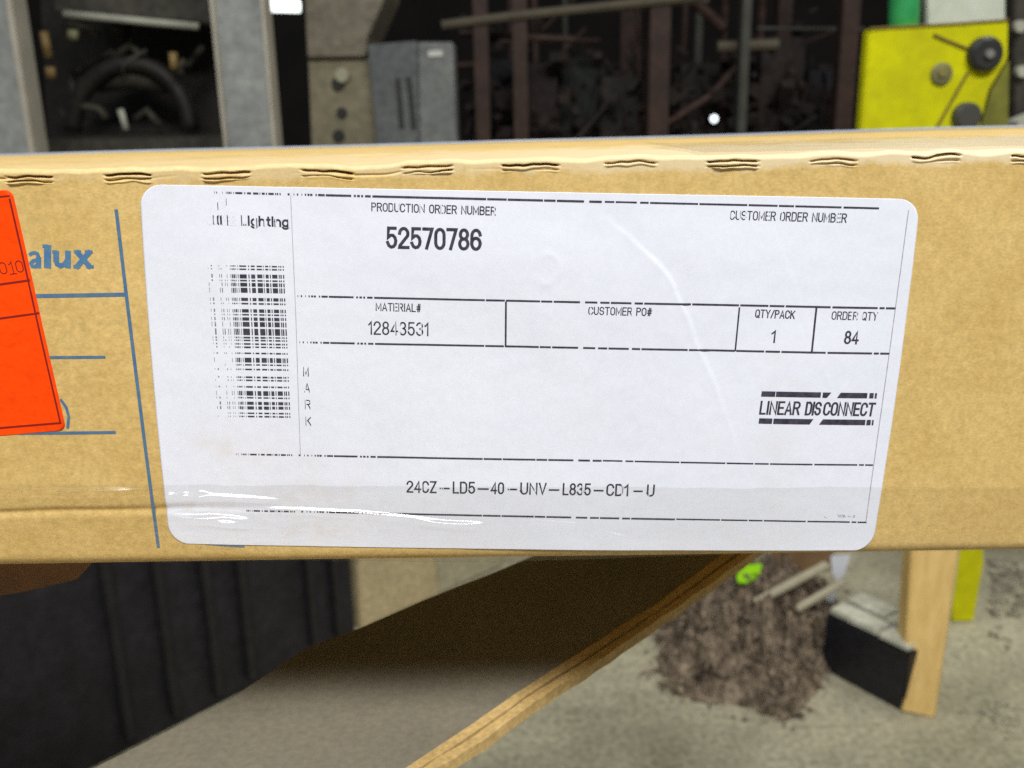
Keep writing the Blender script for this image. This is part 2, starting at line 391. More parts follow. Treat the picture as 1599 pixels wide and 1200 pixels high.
def build_label():
    nu, rad = 420, .0056
    vs_ = [0, .00015, .0004, .0008, .0013, .002, .0028, .0036, .0046, .0056]
    k = 150
    mid = [.0056 + (LH - .0112) * i / k for i in range(1, k)]
    vs_ = vs_ + mid + [LH - a for a in reversed(vs_)]
    V = []; F = []
    for v in vs_:
        dv = min(v, LH - v); ins = 0 if dv >= rad else rad - math.sqrt(max(0, rad ** 2 - (rad - dv) ** 2))
        bl = .0008 * 4 * (v / LH) * (1 - v / LH)
        a, b = ins - bl, LW - ins + bl
        for i in range(nu + 1):
            u = a + (b - a) * i / nu
            bb = .0008 * 4 * (u / LW) * (1 - u / LW) * (v / LH)
            V.append(lab_pt(u, v + bb))
    n = nu + 1; nv = len(vs_)
    for r in range(nv - 1):
        for c in range(nu): F.append((r * n + c, r * n + c + 1, (r + 1) * n + c + 1, (r + 1) * n + c))
    rim = [c for c in range(n)] + [r * n + nu for r in range(1, nv)] + [(nv - 1) * n + c for c in range(nu - 1, -1, -1)] + [r * n for r in range(nv - 2, 0, -1)]
    b0 = len(V)
    for i in rim: p = V[i]; V.append(_v(p.x, p.y + .00014, p.z))
    for i in range(len(rim)):
        j = (i + 1) % len(rim); F.append((rim[i], b0 + i, b0 + j, rim[j]))
    o = link('shipping_label', V, F, LABEL_M, carton, True)
    o['label'] = 'white shipping label with rounded corners and black print'
    return o
label = build_label()

# --- a condensed single-stroke alphabet, drawn as ribbons
def arc(cx, cy, rx, ry, a0, a1, n=9):
    return [(cx + rx * math.cos(R(a0 + (a1 - a0) * i / n)), cy + ry * math.sin(R(a0 + (a1 - a0) * i / n))) for i in range(n + 1)]
O_ = arc(.5, .70, .5, .30, 180, 0) + arc(.5, .30, .5, .30, 0, -180) + [(0, .70)]
P_ = [(0, 0), (0, 1), (.6, 1)] + arc(.58, .755, .42, .245, 90, -90) + [(0, .51)]
GL = {
 'A': (1.05, [[(0, 0), (.5, 1), (1, 0)], [(.17, .3), (.83, .3)]]),
 'B': (1, [[(0, 0), (0, 1), (.55, 1)] + arc(.55, .765, .40, .235, 90, -90) + [(0, .53)], [(.55, .53)] + arc(.57, .265, .43, .265, 90, -90) + [(0, 0)]]),
 'C': (1, [arc(.5, .70, .5, .30, 8, 180) + arc(.5, .30, .5, .30, 180, 352)]),
 'D': (1, [[(0, 0), (0, 1), (.5, 1)] + arc(.5, .70, .5, .30, 90, 0) + arc(.5, .30, .5, .30, 0, -90) + [(0, 0)]]),
 'E': (.88, [[(1, 1), (0, 1), (0, 0), (1, 0)], [(0, .52), (.86, .52)]]),
 'G': (1, [arc(.5, .70, .5, .30, 8, 180) + arc(.5, .30, .5, .30, 180, 360) + [(1, .5), (.55, .5)]]),
 'I': (.1, [[(.5, 0), (.5, 1)]]),
 'K': (1, [[(0, 0), (0, 1)], [(1, 1), (0, .4)], [(.34, .6), (1, 0)]]),
 'L': (.82, [[(0, 1), (0, 0), (1, 0)]]),
 'M': (1.25, [[(0, 0), (0, 1), (.5, .2), (1, 1), (1, 0)]]),
 'N': (1.05, [[(0, 0), (0, 1), (1, 0), (1, 1)]]),
 'O': (1, [O_]), '0': (.95, [O_]), 'P': (.95, [P_]),
 'Q': (1, [O_, [(.6, .22), (1, -.04)]]),
 'R': (1, [P_, [(.55, .51), (1, 0)]]),
 'S': (1, [arc(.5, .745, .5, .255, 10, 250) + arc(.5, .265, .5, .265, 70, -170)]),
 'T': (1, [[(0, 1), (1, 1)], [(.5, 1), (.5, 0)]]),
 'U': (1, [[(0, 1), (0, .30)] + arc(.5, .30, .5, .30, 180, 360) + [(1, 1)]]),
 'V': (1, [[(0, 1), (.5, 0), (1, 1)]]),
 'X': (1, [[(0, 1), (1, 0)], [(1, 1), (0, 0)]]),
 'Y': (1, [[(0, 1), (.5, .45), (1, 1)], [(.5, .45), (.5, 0)]]),
 'Z': (.95, [[(0, 1), (1, 1), (0, 0), (1, 0)]]),
 '1': (.5, [[(0, .76), (.3, .8), (.85, 1), (.85, 0)]]),
 '2': (.95, [arc(.5, .72, .5, .28, 175, -20) + [(.05, .1), (0, 0), (1, 0)]]),
 '3': (.95, [arc(.48, .755, .46, .245, 165, -80) , arc(.5, .265, .5, .265, 80, -168)]),
 '4': (1, [[(.74, 0), (.74, 1), (0, .27), (1, .27)]]),
 '5': (.95, [[(.92, 1), (.14, 1), (.06, .50)] + arc(.5, .32, .5, .32, 138, -165)]),
 '6': (.95, [arc(.5, .70, .5, .30, 12, 180) + arc(.5, .30, .5, .30, 180, 360), arc(.5, .31, .5, .27, 0, 180)]),
 '7': (.92, [[(0, 1), (1, 1), (.36, 0)]]),
 '8': (.95, [arc(.5, .76, .43, .24, -90, 270, 16), arc(.5, .265, .5, .265, 90, 450, 16)]),
 '#': (1, [[(.22, 0), (.42, 1)], [(.6, 0), (.8, 1)], [(0, .34), (.95, .34)], [(.06, .66), (1, .66)]]),
 '/': (.7, [[(0, 0), (1, 1)]]), '-': (1.1, [[(0, .42), (1, .42)]]), '.': (.2, [[(0, 0), (1, 0)]]),
 'i': (.1, [[(.5, 0), (.5, .70)], [(.5, .88), (.5, 1)]]),
 'h': (.85, [[(0, 0), (0, 1)], [(0, .45)] + arc(.5, .45, .5, .26, 180, 0) + [(1, 0)]]),
 'n': (.85, [[(0, 0), (0, .71)], [(0, .45)] + arc(.5, .45, .5, .26, 180, 0) + [(1, 0)]]),
 't': (.5, [[(.5, .95), (.5, .1), (1, 0)], [(0, .70), (1, .70)]]),
 'g': (.95, [arc(.5, .35, .5, .35, 0, 360, 16), [(1, .71), (1, -.1)] + arc(.5, -.1, .5, .2, 0, -160)]),
 'a': (.95, [arc(.45, .21, .45, .21, 0, 360, 16), [(.92, 0), (.92, .5)] + arc(.46, .5, .46, .2, 0, 165)]),
 'l': (.1, [[(.5, 0), (.5, 1)]]),
 'u': (.9, [[(0, .70), (0, .25)] + arc(.48, .25, .48, .25, 180, 360) + [(1, .25)], [(1, .70), (1, 0)]]),
 'x': (.95, [[(0, .70), (1, 0)], [(1, .70), (0, 0)]]),
}
class Ink:
    """flat print on a surface: surf(u, v, off) -> world point"""
    def __init__(s, surf): s.surf = surf; s.v = []; s.f = []; s.uv = []; s.k = 0
    def ribbon(s, pts, wd, sub=.004, square=True):
        P = [(_v(p[0], p[1], 0)) for p in pts]
        closed = (P[0] - P[-1]).length < 1e-7
        Q = []
        for a, b in zip(P, P[1:]):
            n = max(1, int((b - a).length / sub))
            for i in range(n): Q.append(a + (b - a) * (i / n))
        if not closed:
            Q.append(P[-1])
            if square:
                d0 = (Q[0] - Q[1]).normalized(); d1 = (Q[-1] - Q[-2]).normalized()
                Q[0] = Q[0] + d0 * wd * .5; Q[-1] = Q[-1] + d1 * wd * .5
        n = len(Q); b0 = len(s.v); s.k += 1; off = .00003 + .0000022 * (s.k % 40)
        for i in range(n):
            a = Q[i - 1] if (i or closed) else None; c = Q[(i + 1) % n] if (i < n - 1 or closed) else None
            d1 = (Q[i] - a).normalized() if a is not None else None; d2 = (c - Q[i]).normalized() if c is not None else None
            if d1 is None: d1 = d2
            if d2 is None: d2 = d1
            t = d1 + d2
            if t.length < .3: t = d1
            t.normalize(); nn = _v(-t.y, t.x, 0); cs = max(.5, nn.dot(_v(-d1.y, d1.x, 0)))
            for sg in (-.5, .5):
                p = Q[i] + nn * (wd * sg / cs); s.v.append(s.surf(p.x, p.y, off)); s.uv.append((p.x, p.y))
        m = n if closed else n - 1
        for i in range(m):
            j = (i + 1) % n; s.f.append((b0 + 2 * i, b0 + 2 * i + 1, b0 + 2 * j + 1, b0 + 2 * j))
    def quad(s, c4, nsub=1):
        b0 = len(s.v); s.k += 1; off = .00003 + .0000022 * (s.k % 40)
        for i in range(nsub + 1):
            t = i / nsub
            for a, b in ((c4[0], c4[1]), (c4[3], c4[2])):
                u, v = a[0] + (b[0] - a[0]) * t, a[1] + (b[1] - a[1]) * t
                s.v.append(s.surf(u, v, off)); s.uv.append((u, v))
        for i in range(nsub): s.f.append((b0 + 2 * i, b0 + 2 * i + 1, b0 + 2 * i + 3, b0 + 2 * i + 2))
    def text(s, st, p0, p1, hgt, wd, gap=.2, gwid=.46, slant=0.0):
        """p0, p1 baseline ends (u,v); hgt cap height; v grows downwards"""
        adv = []; x = 0
        for ch in st:
            if ch == ' ': x += .42; continue
            gw, st_ = GL[ch]; g = gw * gwid; adv.append((x, g, st_)); x += g + gap
        tot = x - gap
        e = _v(p1[0] - p0[0], p1[1] - p0[1], 0); ln = e.length; e.normalize(); upv = _v(e.y, -e.x, 0)
        inset = wd * .5; kx = (ln - wd) / max(tot, 1e-6) if tot > .06 else 0; hh = hgt - wd
        for x0, g, strokes in adv:
            for pl in strokes:
                s.ribbon([((_v(p0[0], p0[1], 0) + e * (inset + (x0 + a * g) * kx + slant * b * hh) + upv * (inset + b * hh)).to_tuple()) for a, b in pl], wd, .003)
    def build(s, name, m, parent):
        o = link(name, s.v, s.f, m, parent, False, s.uv)
        bm = bmesh.new(); bm.from_mesh(o.data)
        for f in bm.faces:
            if f.normal.y > 0: f.normal_flip()
        bm.to_mesh(o.data); bm.free(); return o

DROP = [(0, .85), (.07, .80), (.122, .76), (.135, .30), (.16, .16), (.19, .08), (.21, .14), (.23, .72), (.245, .60), (.26, .06), (.29, .02), (.31, .05), (.5, .04), (.8, .08), (.9, .05), (.93, .10), (1, .1)]
INK_T = ink_mat('label_print', (.018, .017, .03), PAPER, DROP)
INK_N = ink_mat('label_name_print', (.018, .017, .03), PAPER, [(0, .14), (.25, .14), (.3, .03), (1, .03)])
INK_L = mat('label_print_black', (.020, .018, .035), .55, col2=(.07, .065, .10), scale=700)
INK_F = mat('label_print_faded', (.11, .11, .13), .6, col2=(.32, .32, .36), scale=900)
INK_G = mat('label_print_faint', (.30, .30, .34), .6, col2=(.52, .52, .56), scale=500)
MM = .000168                                            # size of one photo pixel on the label, metres
def ltext(name, st, x0, y0, x1, y1, h, sw, m=None, **k):
    i = Ink(lab_pt)
    i.text(st, uv_of(x0, y0), uv_of(x1, y1), h * MM, sw * MM, **k); return i.build(name, m or INK_T, label)
ltext('heading_print', 'PRODUCTION ORDER NUMBER', 580, 330, 774, 336.5, 13.5, 1.7)
ltext('order_number', '52570786', 603, 388, 752, 391.5, 34.5, 5.0, INK_L)
ltext('heading_print', 'MATERIAL#', 587, 485, 658, 487, 13.5, 1.7)
ltext('material_number', '12843531', 575, 522, 670, 524.5, 22.5, 2.5)
ltext('heading_print', 'CUSTOMER PO#', 918, 491, 1017, 493, 13.5, 1.7)
ltext('heading_print', 'CUSTOMER ORDER NUMBER', 1139, 343.5, 1321, 348, 14.5, 1.7)
ltext('heading_print', 'QTY/PACK', 1178, 496, 1240, 498, 14, 1.9, INK_N)
ltext('quantity_print', '1', 1201, 535, 1210, 535.3, 21, 2.8)
ltext('heading_print', 'ORDER QTY', 1297, 499, 1369, 500.5, 14, 1.7)
ltext('quantity_print', '84', 1316, 537, 1339, 537.6, 22.5, 3.2, INK_L)
i = Ink(lab_pt)
for st, a, b in (('24CZ', 635, 682), ('LD5', 707, 742), ('40', 766, 787), ('UNV', 812, 853), ('L835', 878, 922), ('CD1', 946, 981), ('U', 1009, 1021)):
    f = lambda x: 768.5 + (x - 635) * .0155
    i.text(st, uv_of(a, f(a)), uv_of(b, f(b)), 22 * MM, 2.8 * MM)
for a, b in ((688, 701), (747, 762), (794, 806), (858, 872), (928, 941), (990, 1002)):
    i.ribbon([uv_of(a, f(a) - 8), uv_of(b, f(b) - 8)], 2.6 * MM)
i.build('catalog_number', INK_N, label)
# maker's name, badly printed at its left half
i = Ink(lab_pt); i.text('COOPER', uv_of(324, 351), uv_of(369, 352.3), 15.5 * MM, 3.0 * MM)
i.build('maker_name', INK_T, label); i = Ink(lab_pt); i.text('Lighting', uv_of(376, 352.3), uv_of(452, 355), 16 * MM, 2.9 * MM)
i.build('maker_name', INK_N, label); i = Ink(lab_pt)
for a, t, b in ((328, 320, 332), (340.5, 317, 327), (347, 314, 324.5), (350, 313, 323), (353, 311, 320)):
    i.ribbon([uv_of(a, t), uv_of(a + .6, b)], 1.6 * MM)
i.build('maker_emblem', INK_T, label)
i = Ink(lab_pt)
for ch, x, y in (('M', 474, 587), ('A', 476, 612), ('R', 477, 638), ('K', 478, 664)):
    i.text(ch, uv_of(x, y), uv_of(x + 9, y + .3), 16 * MM, 1.7 * MM)
i.build('mark_heading', INK_T, label)
# linear disconnect badge
i = Ink(lab_pt)
i.text('LINEAR', uv_of(1184, 646.5), uv_of(1247, 647.5), 24 * MM, 3.4 * MM, slant=.04)
i.text('DIS', uv_of(1255, 647.8), uv_of(1280, 648.2), 24 * MM, 3.4 * MM, slant=.04)
i.text('CONNECT', uv_of(1283, 648.3), uv_of(1364, 650), 24 * MM, 3.4 * MM, slant=.04)
def bar(x0, x1, y, s0=0, s1=0, h=8.2):
    i.quad([uv_of(x0, y), uv_of(x1, y + (x1 - x0) * .02), uv_of(x1 + s1 - 1, y + h + (x1 - x0) * .02), uv_of(x0 + s0 - 1, y + h)], 4)
bar(1188.5, 1210, 610); bar(1211.2, 1281, 610.4); bar(1284, 1297, 612, 0, -6); bar(1312, 1354, 612.6, -5); bar(1357.5, 1364, 613.4); bar(1366, 1369, 613.7)
bar(1184.5, 1205, 652); bar(1207, 1269, 652.5, 0, -5); bar(1284, 1351, 654, -5); bar(1353, 1359.5, 655.4); bar(1361.5, 1364, 655.6)
i.build('badge_print', INK_L, label)
# barcode: dead columns cut every bar at the same places
RUNS = [(332.5, 333.2, 0), (337, 339, 0), (349, 349.8, 0), (352, 353.2, 0), (357.5, 358.3, 0), (360.8, 361.5, 0),
        (366.3, 367.3, 1), (368.6, 370.4, 1), (371.2, 373.4, 1), (374.6, 375.4, 1), (377.6, 378.6, 1),
        (380.5, 391, 2), (393.8, 395.4, 2), (398, 404, 2), (407, 415, 2), (416.6, 417.8, 2), (420, 424.6, 2), (426.4, 428, 2), (430, 438, 2),
        (440, 441.6, 2), (442.6, 444.6, 2), (446.6, 448.4, 2)]
urun = [(uv_of(a, 520)[0], uv_of(b, 520)[0], k) for a, b, k in RUNS]
BARS = [(416.3, 2.2), (421, 2), (432, 6), (438.8, 2.4), (445, 5.5), (454, 8), (468, 5), (474.6, 2.2), (486, 5.5), (492, 2.2), (498.5, 5), (507, 7.8),
        (518.7, 10.5), (527.5, 2.5), (532, 2.4), (537.5, 2.4), (542.5, 2.3), (552, 2.4), (562.5, 7.5), (570, 2.4), (577, 2.4), (589, 2.4), (594, 2.4),
        (604, 2.4), (613.8, 7.5), (621, 2.4), (629.4, 5), (636.5, 5), (645, 2.4), (650, 2.4)]
i = Ink(lab_pt); i2 = Ink(lab_pt)
rb = random.Random(3)
for y, h in BARS:
    u0, v0 = uv_of(440, y)
    for a, b, k in urun:
        if k == 0 and rb.random() < .25: continue
        vv = v0 + rb.uniform(-.05, .05) * MM
        hh = h * MM * (.5 if k == 2 else .47)
        (i2 if k == 0 or (k == 1 and rb.random() < .3) else i).quad([(a, vv - hh), (b, vv - hh), (b, vv + hh), (a, vv + hh)])
i.build('barcode', INK_L, label); i2.build('faded_barcode', INK_F, label)
# ruled lines: broken where the print head failed
def line(i, x0, y0, x1, y1, sw, runs=None):
    a = uv_of(x0, y0); b = uv_of(x1, y1); rr = random.Random(int(y0))
    segs = []
    for u0, u1, k in urun:
        if k or rr.random() < .6: segs.append((u0, u1))
    lft = uv_of(452, 500)[0]; st = lft
    cuts = [(457, 460), (466, 467), (471, 473), (478, 479), (483, 485), (487, 490), (491, 494.5), (499, 501), (503, 513), (514.5, 553), (557, 560), (562, 566), (568, 571), (574, 582.5), (585, 757),
            (758.5, 788), (789.5, 843), (844.5, 862), (864, 905), (913, 932), (936.5, 951), (953, 985), (990, 1003), (1005, 1078), (1080, 1153), (1155, 1199), (1201, 1224), (1226, 1296), (1299, 1370), (1373, 1381), (1383, 1420)]
    for c0, c1 in cuts: segs.append((uv_of(c0, 480)[0], uv_of(c1, 480)[0]))
    for s0, s1 in segs:
        s0 = max(s0, a[0]); s1 = min(s1, b[0])
        if s1 - s0 < .00004: continue
        v = lambda u: a[1] + (b[1] - a[1]) * (u - a[0]) / (b[0] - a[0])
        hw = sw * MM / 2
        i.quad([(s0, v(s0) - hw), (s1, v(s1) - hw), (s1, v(s1) + hw), (s0, v(s0) + hw)], max(1, int((s1 - s0) / .003)))
for a in ((325, 300.5, 1372, 325.5, 3.0), (463, 462, 1398, 481.5, 3.0), (467, 534, 1388, 552, 3.0), (347, 708, 1363, 726.5, 2.8), (385, 797, 1353, 816, 2.8)):
    i = Ink(lab_pt); line(i, *a); i.build('ruled_line', INK_L, label)
for a in ((790, 472, 789.5, 540, 3.0), (1154, 481, 1147.5, 547, 2.6), (1274, 482, 1266.5, 549, 3.2)):
    i = Ink(lab_pt); i.ribbon([uv_of(a[0], a[1]), uv_of(a[2], a[3])], a[4] * MM, .003); i.build('column_rule', INK_L, label)
i = Ink(lab_pt); i.ribbon([uv_of(454, 306), uv_of(462, 480), uv_of(469.5, 710)], 1.0 * MM, .003); i.build('frame_rule', INK_G, label)
i = Ink(lab_pt); i.ribbon([uv_of(1418, 329), uv_of(1398, 480), uv_of(1376, 640), uv_of(1352, 816)], 1.5 * MM, .003); i.build('frame_rule', INK_G, label)
i = Ink(lab_pt)
i.ribbon([uv_of(1287, 807), uv_of(1291, 809)], 1 * MM)
for a in (1309, 1312, 1315.5, 1318): i.ribbon([uv_of(a, 804.5), uv_of(a + 1.4, 807.5)], 1.7 * MM)
i.text('3', uv_of(1331, 808.5), uv_of(1335, 808.6), 5 * MM, .9 * MM); i.ribbon([uv_of(1324, 806), uv_of(1328, 807)], 1.2 * MM)
i.build('revision_print', INK_G, label)

# --- blue printing on the carton itself
def face_pt(x, z, off=0.0): return _v(x, face_y(x, -z) - .00004 - off, -z)
def fxy(px, py): p = at_y(px, py, 0); return (p.x, -p.z)
BLUE = mat('blue_carton_print', (.05, .14, .30), .6, col2=(.11, .20, .29), scale=350)
BLUE2 = mat('blue_carton_logo', (.055, .165, .36), .6, col2=(.10, .22, .36), scale=300)
i = Ink(face_pt)
i.ribbon([fxy(182, 330), fxy(198, 462), fxy(215, 600), fxy(232, 735), fxy(247.5, 853)], 5.4 * MM, .004)
i.ribbon([fxy(20, 463), fxy(194, 460)], 6.3 * MM); i.ribbon([fxy(40, 558.5), fxy(163, 557.5)], 4.8 * MM); i.ribbon([fxy(30, 677), fxy(179, 675)], 5.2 * MM)
i.ribbon([fxy(96, 625), fxy(104, 636), fxy(108, 650), fxy(106.5, 667)], 4.6 * MM, .001)
i.ribbon([fxy(322, 849), fxy(380, 853.5)], 4.5 * MM)
i.build('printed_rules', BLUE, carton)
i = Ink(face_pt)
def bl(wd, *p): i.ribbon([fxy(*q) for q in p], wd * MM, .004, False)
bl(8, (60.5, 401), (60.5, 419)); bl(5.5, (46, 399), (49, 396), (54, 395), (58.5, 396.5), (60.5, 401)); bl(5.5, (60, 406), (52, 407.5), (48.5, 411.5), (50.5, 416), (55.5, 416.5), (60, 412))
bl(11, (74.5, 382.5), (74.5, 419)); bl(9, (88, 391.5), (88, 409)); bl(7.5, (87.5, 406), (89.5, 412.5), (95, 415.3), (101, 413), (105, 407)); bl(9, (106.5, 391.5), (106.5, 419))
bl(8.5, (119, 392), (142.5, 418.5)); bl(8, (141.5, 392), (119, 418.5))
for a, b, y in ((116, 127, 393.5), (133, 145, 393.5), (115, 126, 416.5), (135, 147, 416.5), (82, 90, 393.5), (66.5, 75, 384.5)): i.ribbon([fxy(a, y), fxy(b, y)], 5 * MM, square=False)
i.build('printed_logo', BLUE2, carton)

# --- orange sticker
OR_M = mat('fluorescent_orange_paper', (1.0, .066, .0005), .6, var=.05, scale=25, fine=.07, fscale=500, spec=.15, bump=.35, bscale=120)
OR_INK = mat('dark_red_sticker_print', (.22, .004, .003), .6)
s0 = at_y(19, 296, 0); s1 = at_y(104, 671.5, 0); dn = (s1 - s0).normalized(); SH = (s1 - s0).length; lf = _v(-dn.z, 0, dn.x) * -1
if lf.x > 0: lf = -lf
lf = _v(-abs(dn.z), 0, -abs(dn.x)); lf.normalize()
def st_pt(u, v, off=0.0):
    p = s0 - lf * 0 + lf * u + dn * v; return _v(p.x, face_y(p.x, p.z) - .00016 - off, p.z)
def build_sticker():
    V = []; F = []; rad = .002; W = .085; n = 60; m = 0
    vs_ = [0, .0001, .0003, .0006, .001, .0015, .002]; k = 30
    vs_ = vs_ + [.002 + (SH - .004) * q / k for q in range(1, k)] + [SH - a for a in reversed(vs_)]
    for v in vs_:
        dv = min(v, SH - v); ins = 0 if dv >= rad else rad - math.sqrt(max(0, rad ** 2 - (rad - dv) ** 2))
        for q in range(n + 1): V.append(st_pt(ins + (W - ins) * q / n, v))
    nv = len(vs_); w1 = n + 1
    for r in range(nv - 1):
        for c in range(n): F.append((r * w1 + c, r * w1 + c + 1, (r + 1) * w1 + c + 1, (r + 1) * w1 + c))
    rim = list(range(w1)) + [r * w1 + n for r in range(1, nv)] + [(nv - 1) * w1 + c for c in range(n - 1, -1, -1)] + [r * w1 for r in range(nv - 2, 0, -1)]
    b0 = len(V)
    for q in rim: V.append(V[q] + _v(0, .00013, 0))
    for q in range(len(rim)):
        j = (q + 1) % len(rim); F.append((rim[q], b0 + q, b0 + j, rim[j]))
    return link('warning_sticker', V, F, OR_M, carton, True)
stk = build_sticker(); stk['label'] = 'fluorescent orange sticker with dark red border, cut off by the left edge'
def suv(px, py):
    p = at_y(px, py, 0) - s0; return (p.dot(lf), p.dot(dn))
i = Ink(st_pt)
W_ = .085
i.ribbon([(.0011, .0025), (.0011, SH - .0025)], 3.0 * MM, .006); i.ribbon([(.0011, .0016), (W_, .0016)], 2.6 * MM, .006); i.ribbon([(.0011, SH - .0022), (W_, SH - .0022)], 3.4 * MM, .006)
a = suv(46, 438); b = suv(0, 444.5); k = (b[1] - a[1]) / (b[0] - a[0]); i.ribbon([a, (W_, a[1] + k * (W_ - a[0]))], 3.4 * MM, .006)
a = suv(61, 489); b = suv(0, 496); i.ribbon([a, (W_, a[1] + k * (W_ - a[0]))], 3.2 * MM, .006)
i.build('border_print', OR_INK, stk)
i = Ink(st_pt)
i.surf = lambda u, v, off=0.0: st_pt(-u, v, off)
def sv(px, py): q = suv(px, py); return (-q[0], q[1])
i.text('0010', sv(-14, 430.5), sv(39, 425), 19 * MM, 1.6 * MM, gap=.22); i.ribbon([sv(17, 428.4), sv(26, 427.4)], 1.6 * MM)
i.build('number_print', OR_INK, stk)

# --- clear packing tape over the lower front edge
TAPE = tape_mat()
TA = at_y(300, 755.5, 0).z; TB = at_y(1300, 759.5, 0).z; TAx = at_y(300, 755.5, 0).x; TBx = at_y(1300, 759.5, 0).x
RIDGE = [([(268, 778), (300, 775), (352, 780)], .6, .6), ([(262, 784), (305, 786), (340, 788)], .7, .7), ([(300, 781), (330, 783), (365, 784)], .5, .5), ([(322, 803), (360, 805), (400, 810)], .6, .6), ([(340, 811), (380, 815), (420, 818)], .7, .65), ([(258, 770), (330, 771.5), (416, 777.5), (470, 783)], .75, .85), ([(325, 788), (400, 792), (470, 794), (560, 799), (640, 806), (700, 815), (770, 820)], .8, .95),
         ([(262, 806), (320, 807), (350, 811), (395, 813)], 1.0, 1.5), ([(700, 822), (780, 814), (840, 811.5), (900, 816), (945, 828), (985, 838), (1060, 842)], .6, .55),
         ([(0, 764), (120, 765), (250, 763)], 1.0, .8), ([(0, 788), (120, 790), (250, 787)], 1.3, .9), ([(640, 811), (720, 815), (760, 814)], .6, .6),
         ([(860, 818), (930, 829), (1000, 843)], .7, .5)]
RID = [([ (at_y(px, py, 0).x, at_y(px, py, 0).z) for px, py in P], wd * .001, h * .001) for P, wd, h in RIDGE]
BUB = [(at_y(px, py, 0), r, h) for px, py, r, h in ((266, 775, .0017, .0009), (283, 783, .0013, .0008), (290, 771, .0009, .0006), (312, 779, .0022, .0014), (321, 772, .0013, .0008))]
def tape_h(x, z):
    h = .00095 + .00006 * noise.noise(_v(x * 50, 3, z * 250)) + .00005 * noise.noise(_v(x * 260, 8, z * 700))
    for P, wd, hh in RID:
        best = 1e9; tt = 0
        for k, ((a, b), (c, d)) in enumerate(zip(P, P[1:])):
            if x < a - .004 or x > c + .004: continue
            dx, dy = c - a, d - b; t = max(0, min(1, ((x - a) * dx + (z - b) * dy) / (dx * dx + dy * dy)))
            q = math.hypot(x - a - t * dx, z - b - t * dy)
            if q < best: best = q; tt = (k + t) / (len(P) - 1)
        if best < wd * 3: h += hh * math.exp(-(best / wd) ** 2) * (math.sin(math.pi * min(1, max(0, tt))) ** .5 if 0 < tt < 1 else 0)
    for p, r, hh in BUB:
        q = math.hypot(x - p.x, z - p.z)
        if q < 3 * r: h += hh * math.exp(-(q / r) ** 2) * (1 + .6 * noise.noise(_v(x * 900, 1, z * 900)))
    return h
def build_tape():
    xs = [-.3, -.25, -.2] + [-.15 + .0008 * k for k in range(376)] + [.2, .25, .31]
    V = []; F = []; rows = 0
    st = [k * .00032 for k in range(58)]
    for s in range(100):
        t = s / 99
        rows += 1
        for x in xs:
            zl = zbot(x) + .0018; zt = TA + (TB - TA) * (x - TAx) / (TBx - TAx)
            z = zt + (zl - zt) * t
            V.append((x, face_y(x, z) - tape_h(x, z) * min(1, .55 + t * 6), z))
    # down over the bottom edge, hanging a little loose, then back beneath
    for k in range(1, 9):
        rows += 1; a = k / 8 * math.pi / 2
        for x in xs:
            zl = zbot(x) + .0018; loose = .0018 * math.exp(-((x - .0) / .045) ** 2) * (1 + .35 * n1(x, 60, 2))
            V.append((x, face_y(x, zl) - .0005 + .006 * (1 - math.cos(a)), zl - (.0036 + loose) * math.sin(a) + .0002 * n1(x, 300, 6)))
    rows += 1
    for x in xs: V.append((x, .05, zbot(x) - .0028))
    n = len(xs)
    for r in range(rows - 1):
        for c in range(n - 1): F.append((r * n + c, r * n + c + 1, (r + 1) * n + c + 1, (r + 1) * n + c))
    return link('packing_tape', V, F, TAPE, carton, True)
build_tape()
# glossy strip of tape over the fold at the right
def build_top_tape():
    V = []; F = []; n = 121
    ys = (.11, .08, .055, .035, .02, .012, .008)
    for r, y in enumerate(ys):
        for k in range(n):
            x = .055 + .16 * k / (n - 1) + (.004 * n1(y, 300, 3))
            V.append((x, y, lid(x, y) + .0007 + .0007 * abs(noise.noise(_v(x * 45, y * 60, 2)))))
    for r in range(len(ys) - 1):
        for c in range(n - 1): F.append((r * n + c, r * n + c + 1, (r + 1) * n + c + 1, (r + 1) * n + c))
    o = link('packing_tape', V, F, tape_mat(.20, (.99, .99, .98), .30), carton, True); o['label'] = 'short strip of shiny clear tape across the top right'
build_top_tape()
# pale blue strip along the rear edge of the lid
EDGE = mat('pale_blue_edge_strip', (.30, .40, .58), .5, col2=(.55, .60, .70), scale=14)
mb = MB(); xs = [-.5 + .02 * k for k in range(41)]
for a, b in zip(xs, xs[1:]):
    za, zb = lid(a, .3), lid(b, .3)
    mb.prism([(a, .301, za + .0007), (b, .301, zb + .0007), (b, .301, zb - .02), (a, .301, za - .02)], (0, .003, 0))
mb.build('edge_strip', EDGE, carton)
# bottom flap hanging a little open at the left, shade painted into its dark brown
FLAP = mat('shaded_flap_cardboard', (.26, .14, .07), .8, var=.2, scale=40)
p = pxpoly([(-220, 884), (205, 884), (120, 905), (30, 926), (-220, 965)], .03)
for k in (0, 1): p[k].z = Z_BOT + .0012
MB().prism(p, (0, .004, 0)).build('bottom_flap', FLAP, carton)

# ------------------------------------------------------------------ what the carton lies on (hidden under it)
WOOD = mat('pale_pine', (.62, .41, .13), .7, col2=(.80, .57, .22), scale=9, stretch=(6, 6, 1), fine=.12, fscale=160)
tb = thing('work_table', (-.1, .2, 0), 'narrow wooden trestle table under the long carton', 'table')
MB().box((-.15, .2, Z_BOT - .0165), (1.25, .16, .024)).build('tabletop', WOOD, tb, .002)
for x in (-.72, .42):
    for y in (.145, .255): MB().box((x, y, (Z_BOT - .0285) / 2), (.04, .04, Z_BOT - .0285)).build('leg', WOOD, tb, .002)

# ------------------------------------------------------------------ things on the floor
def fl(px, py, z=0.0): return at_z(px, py, z)
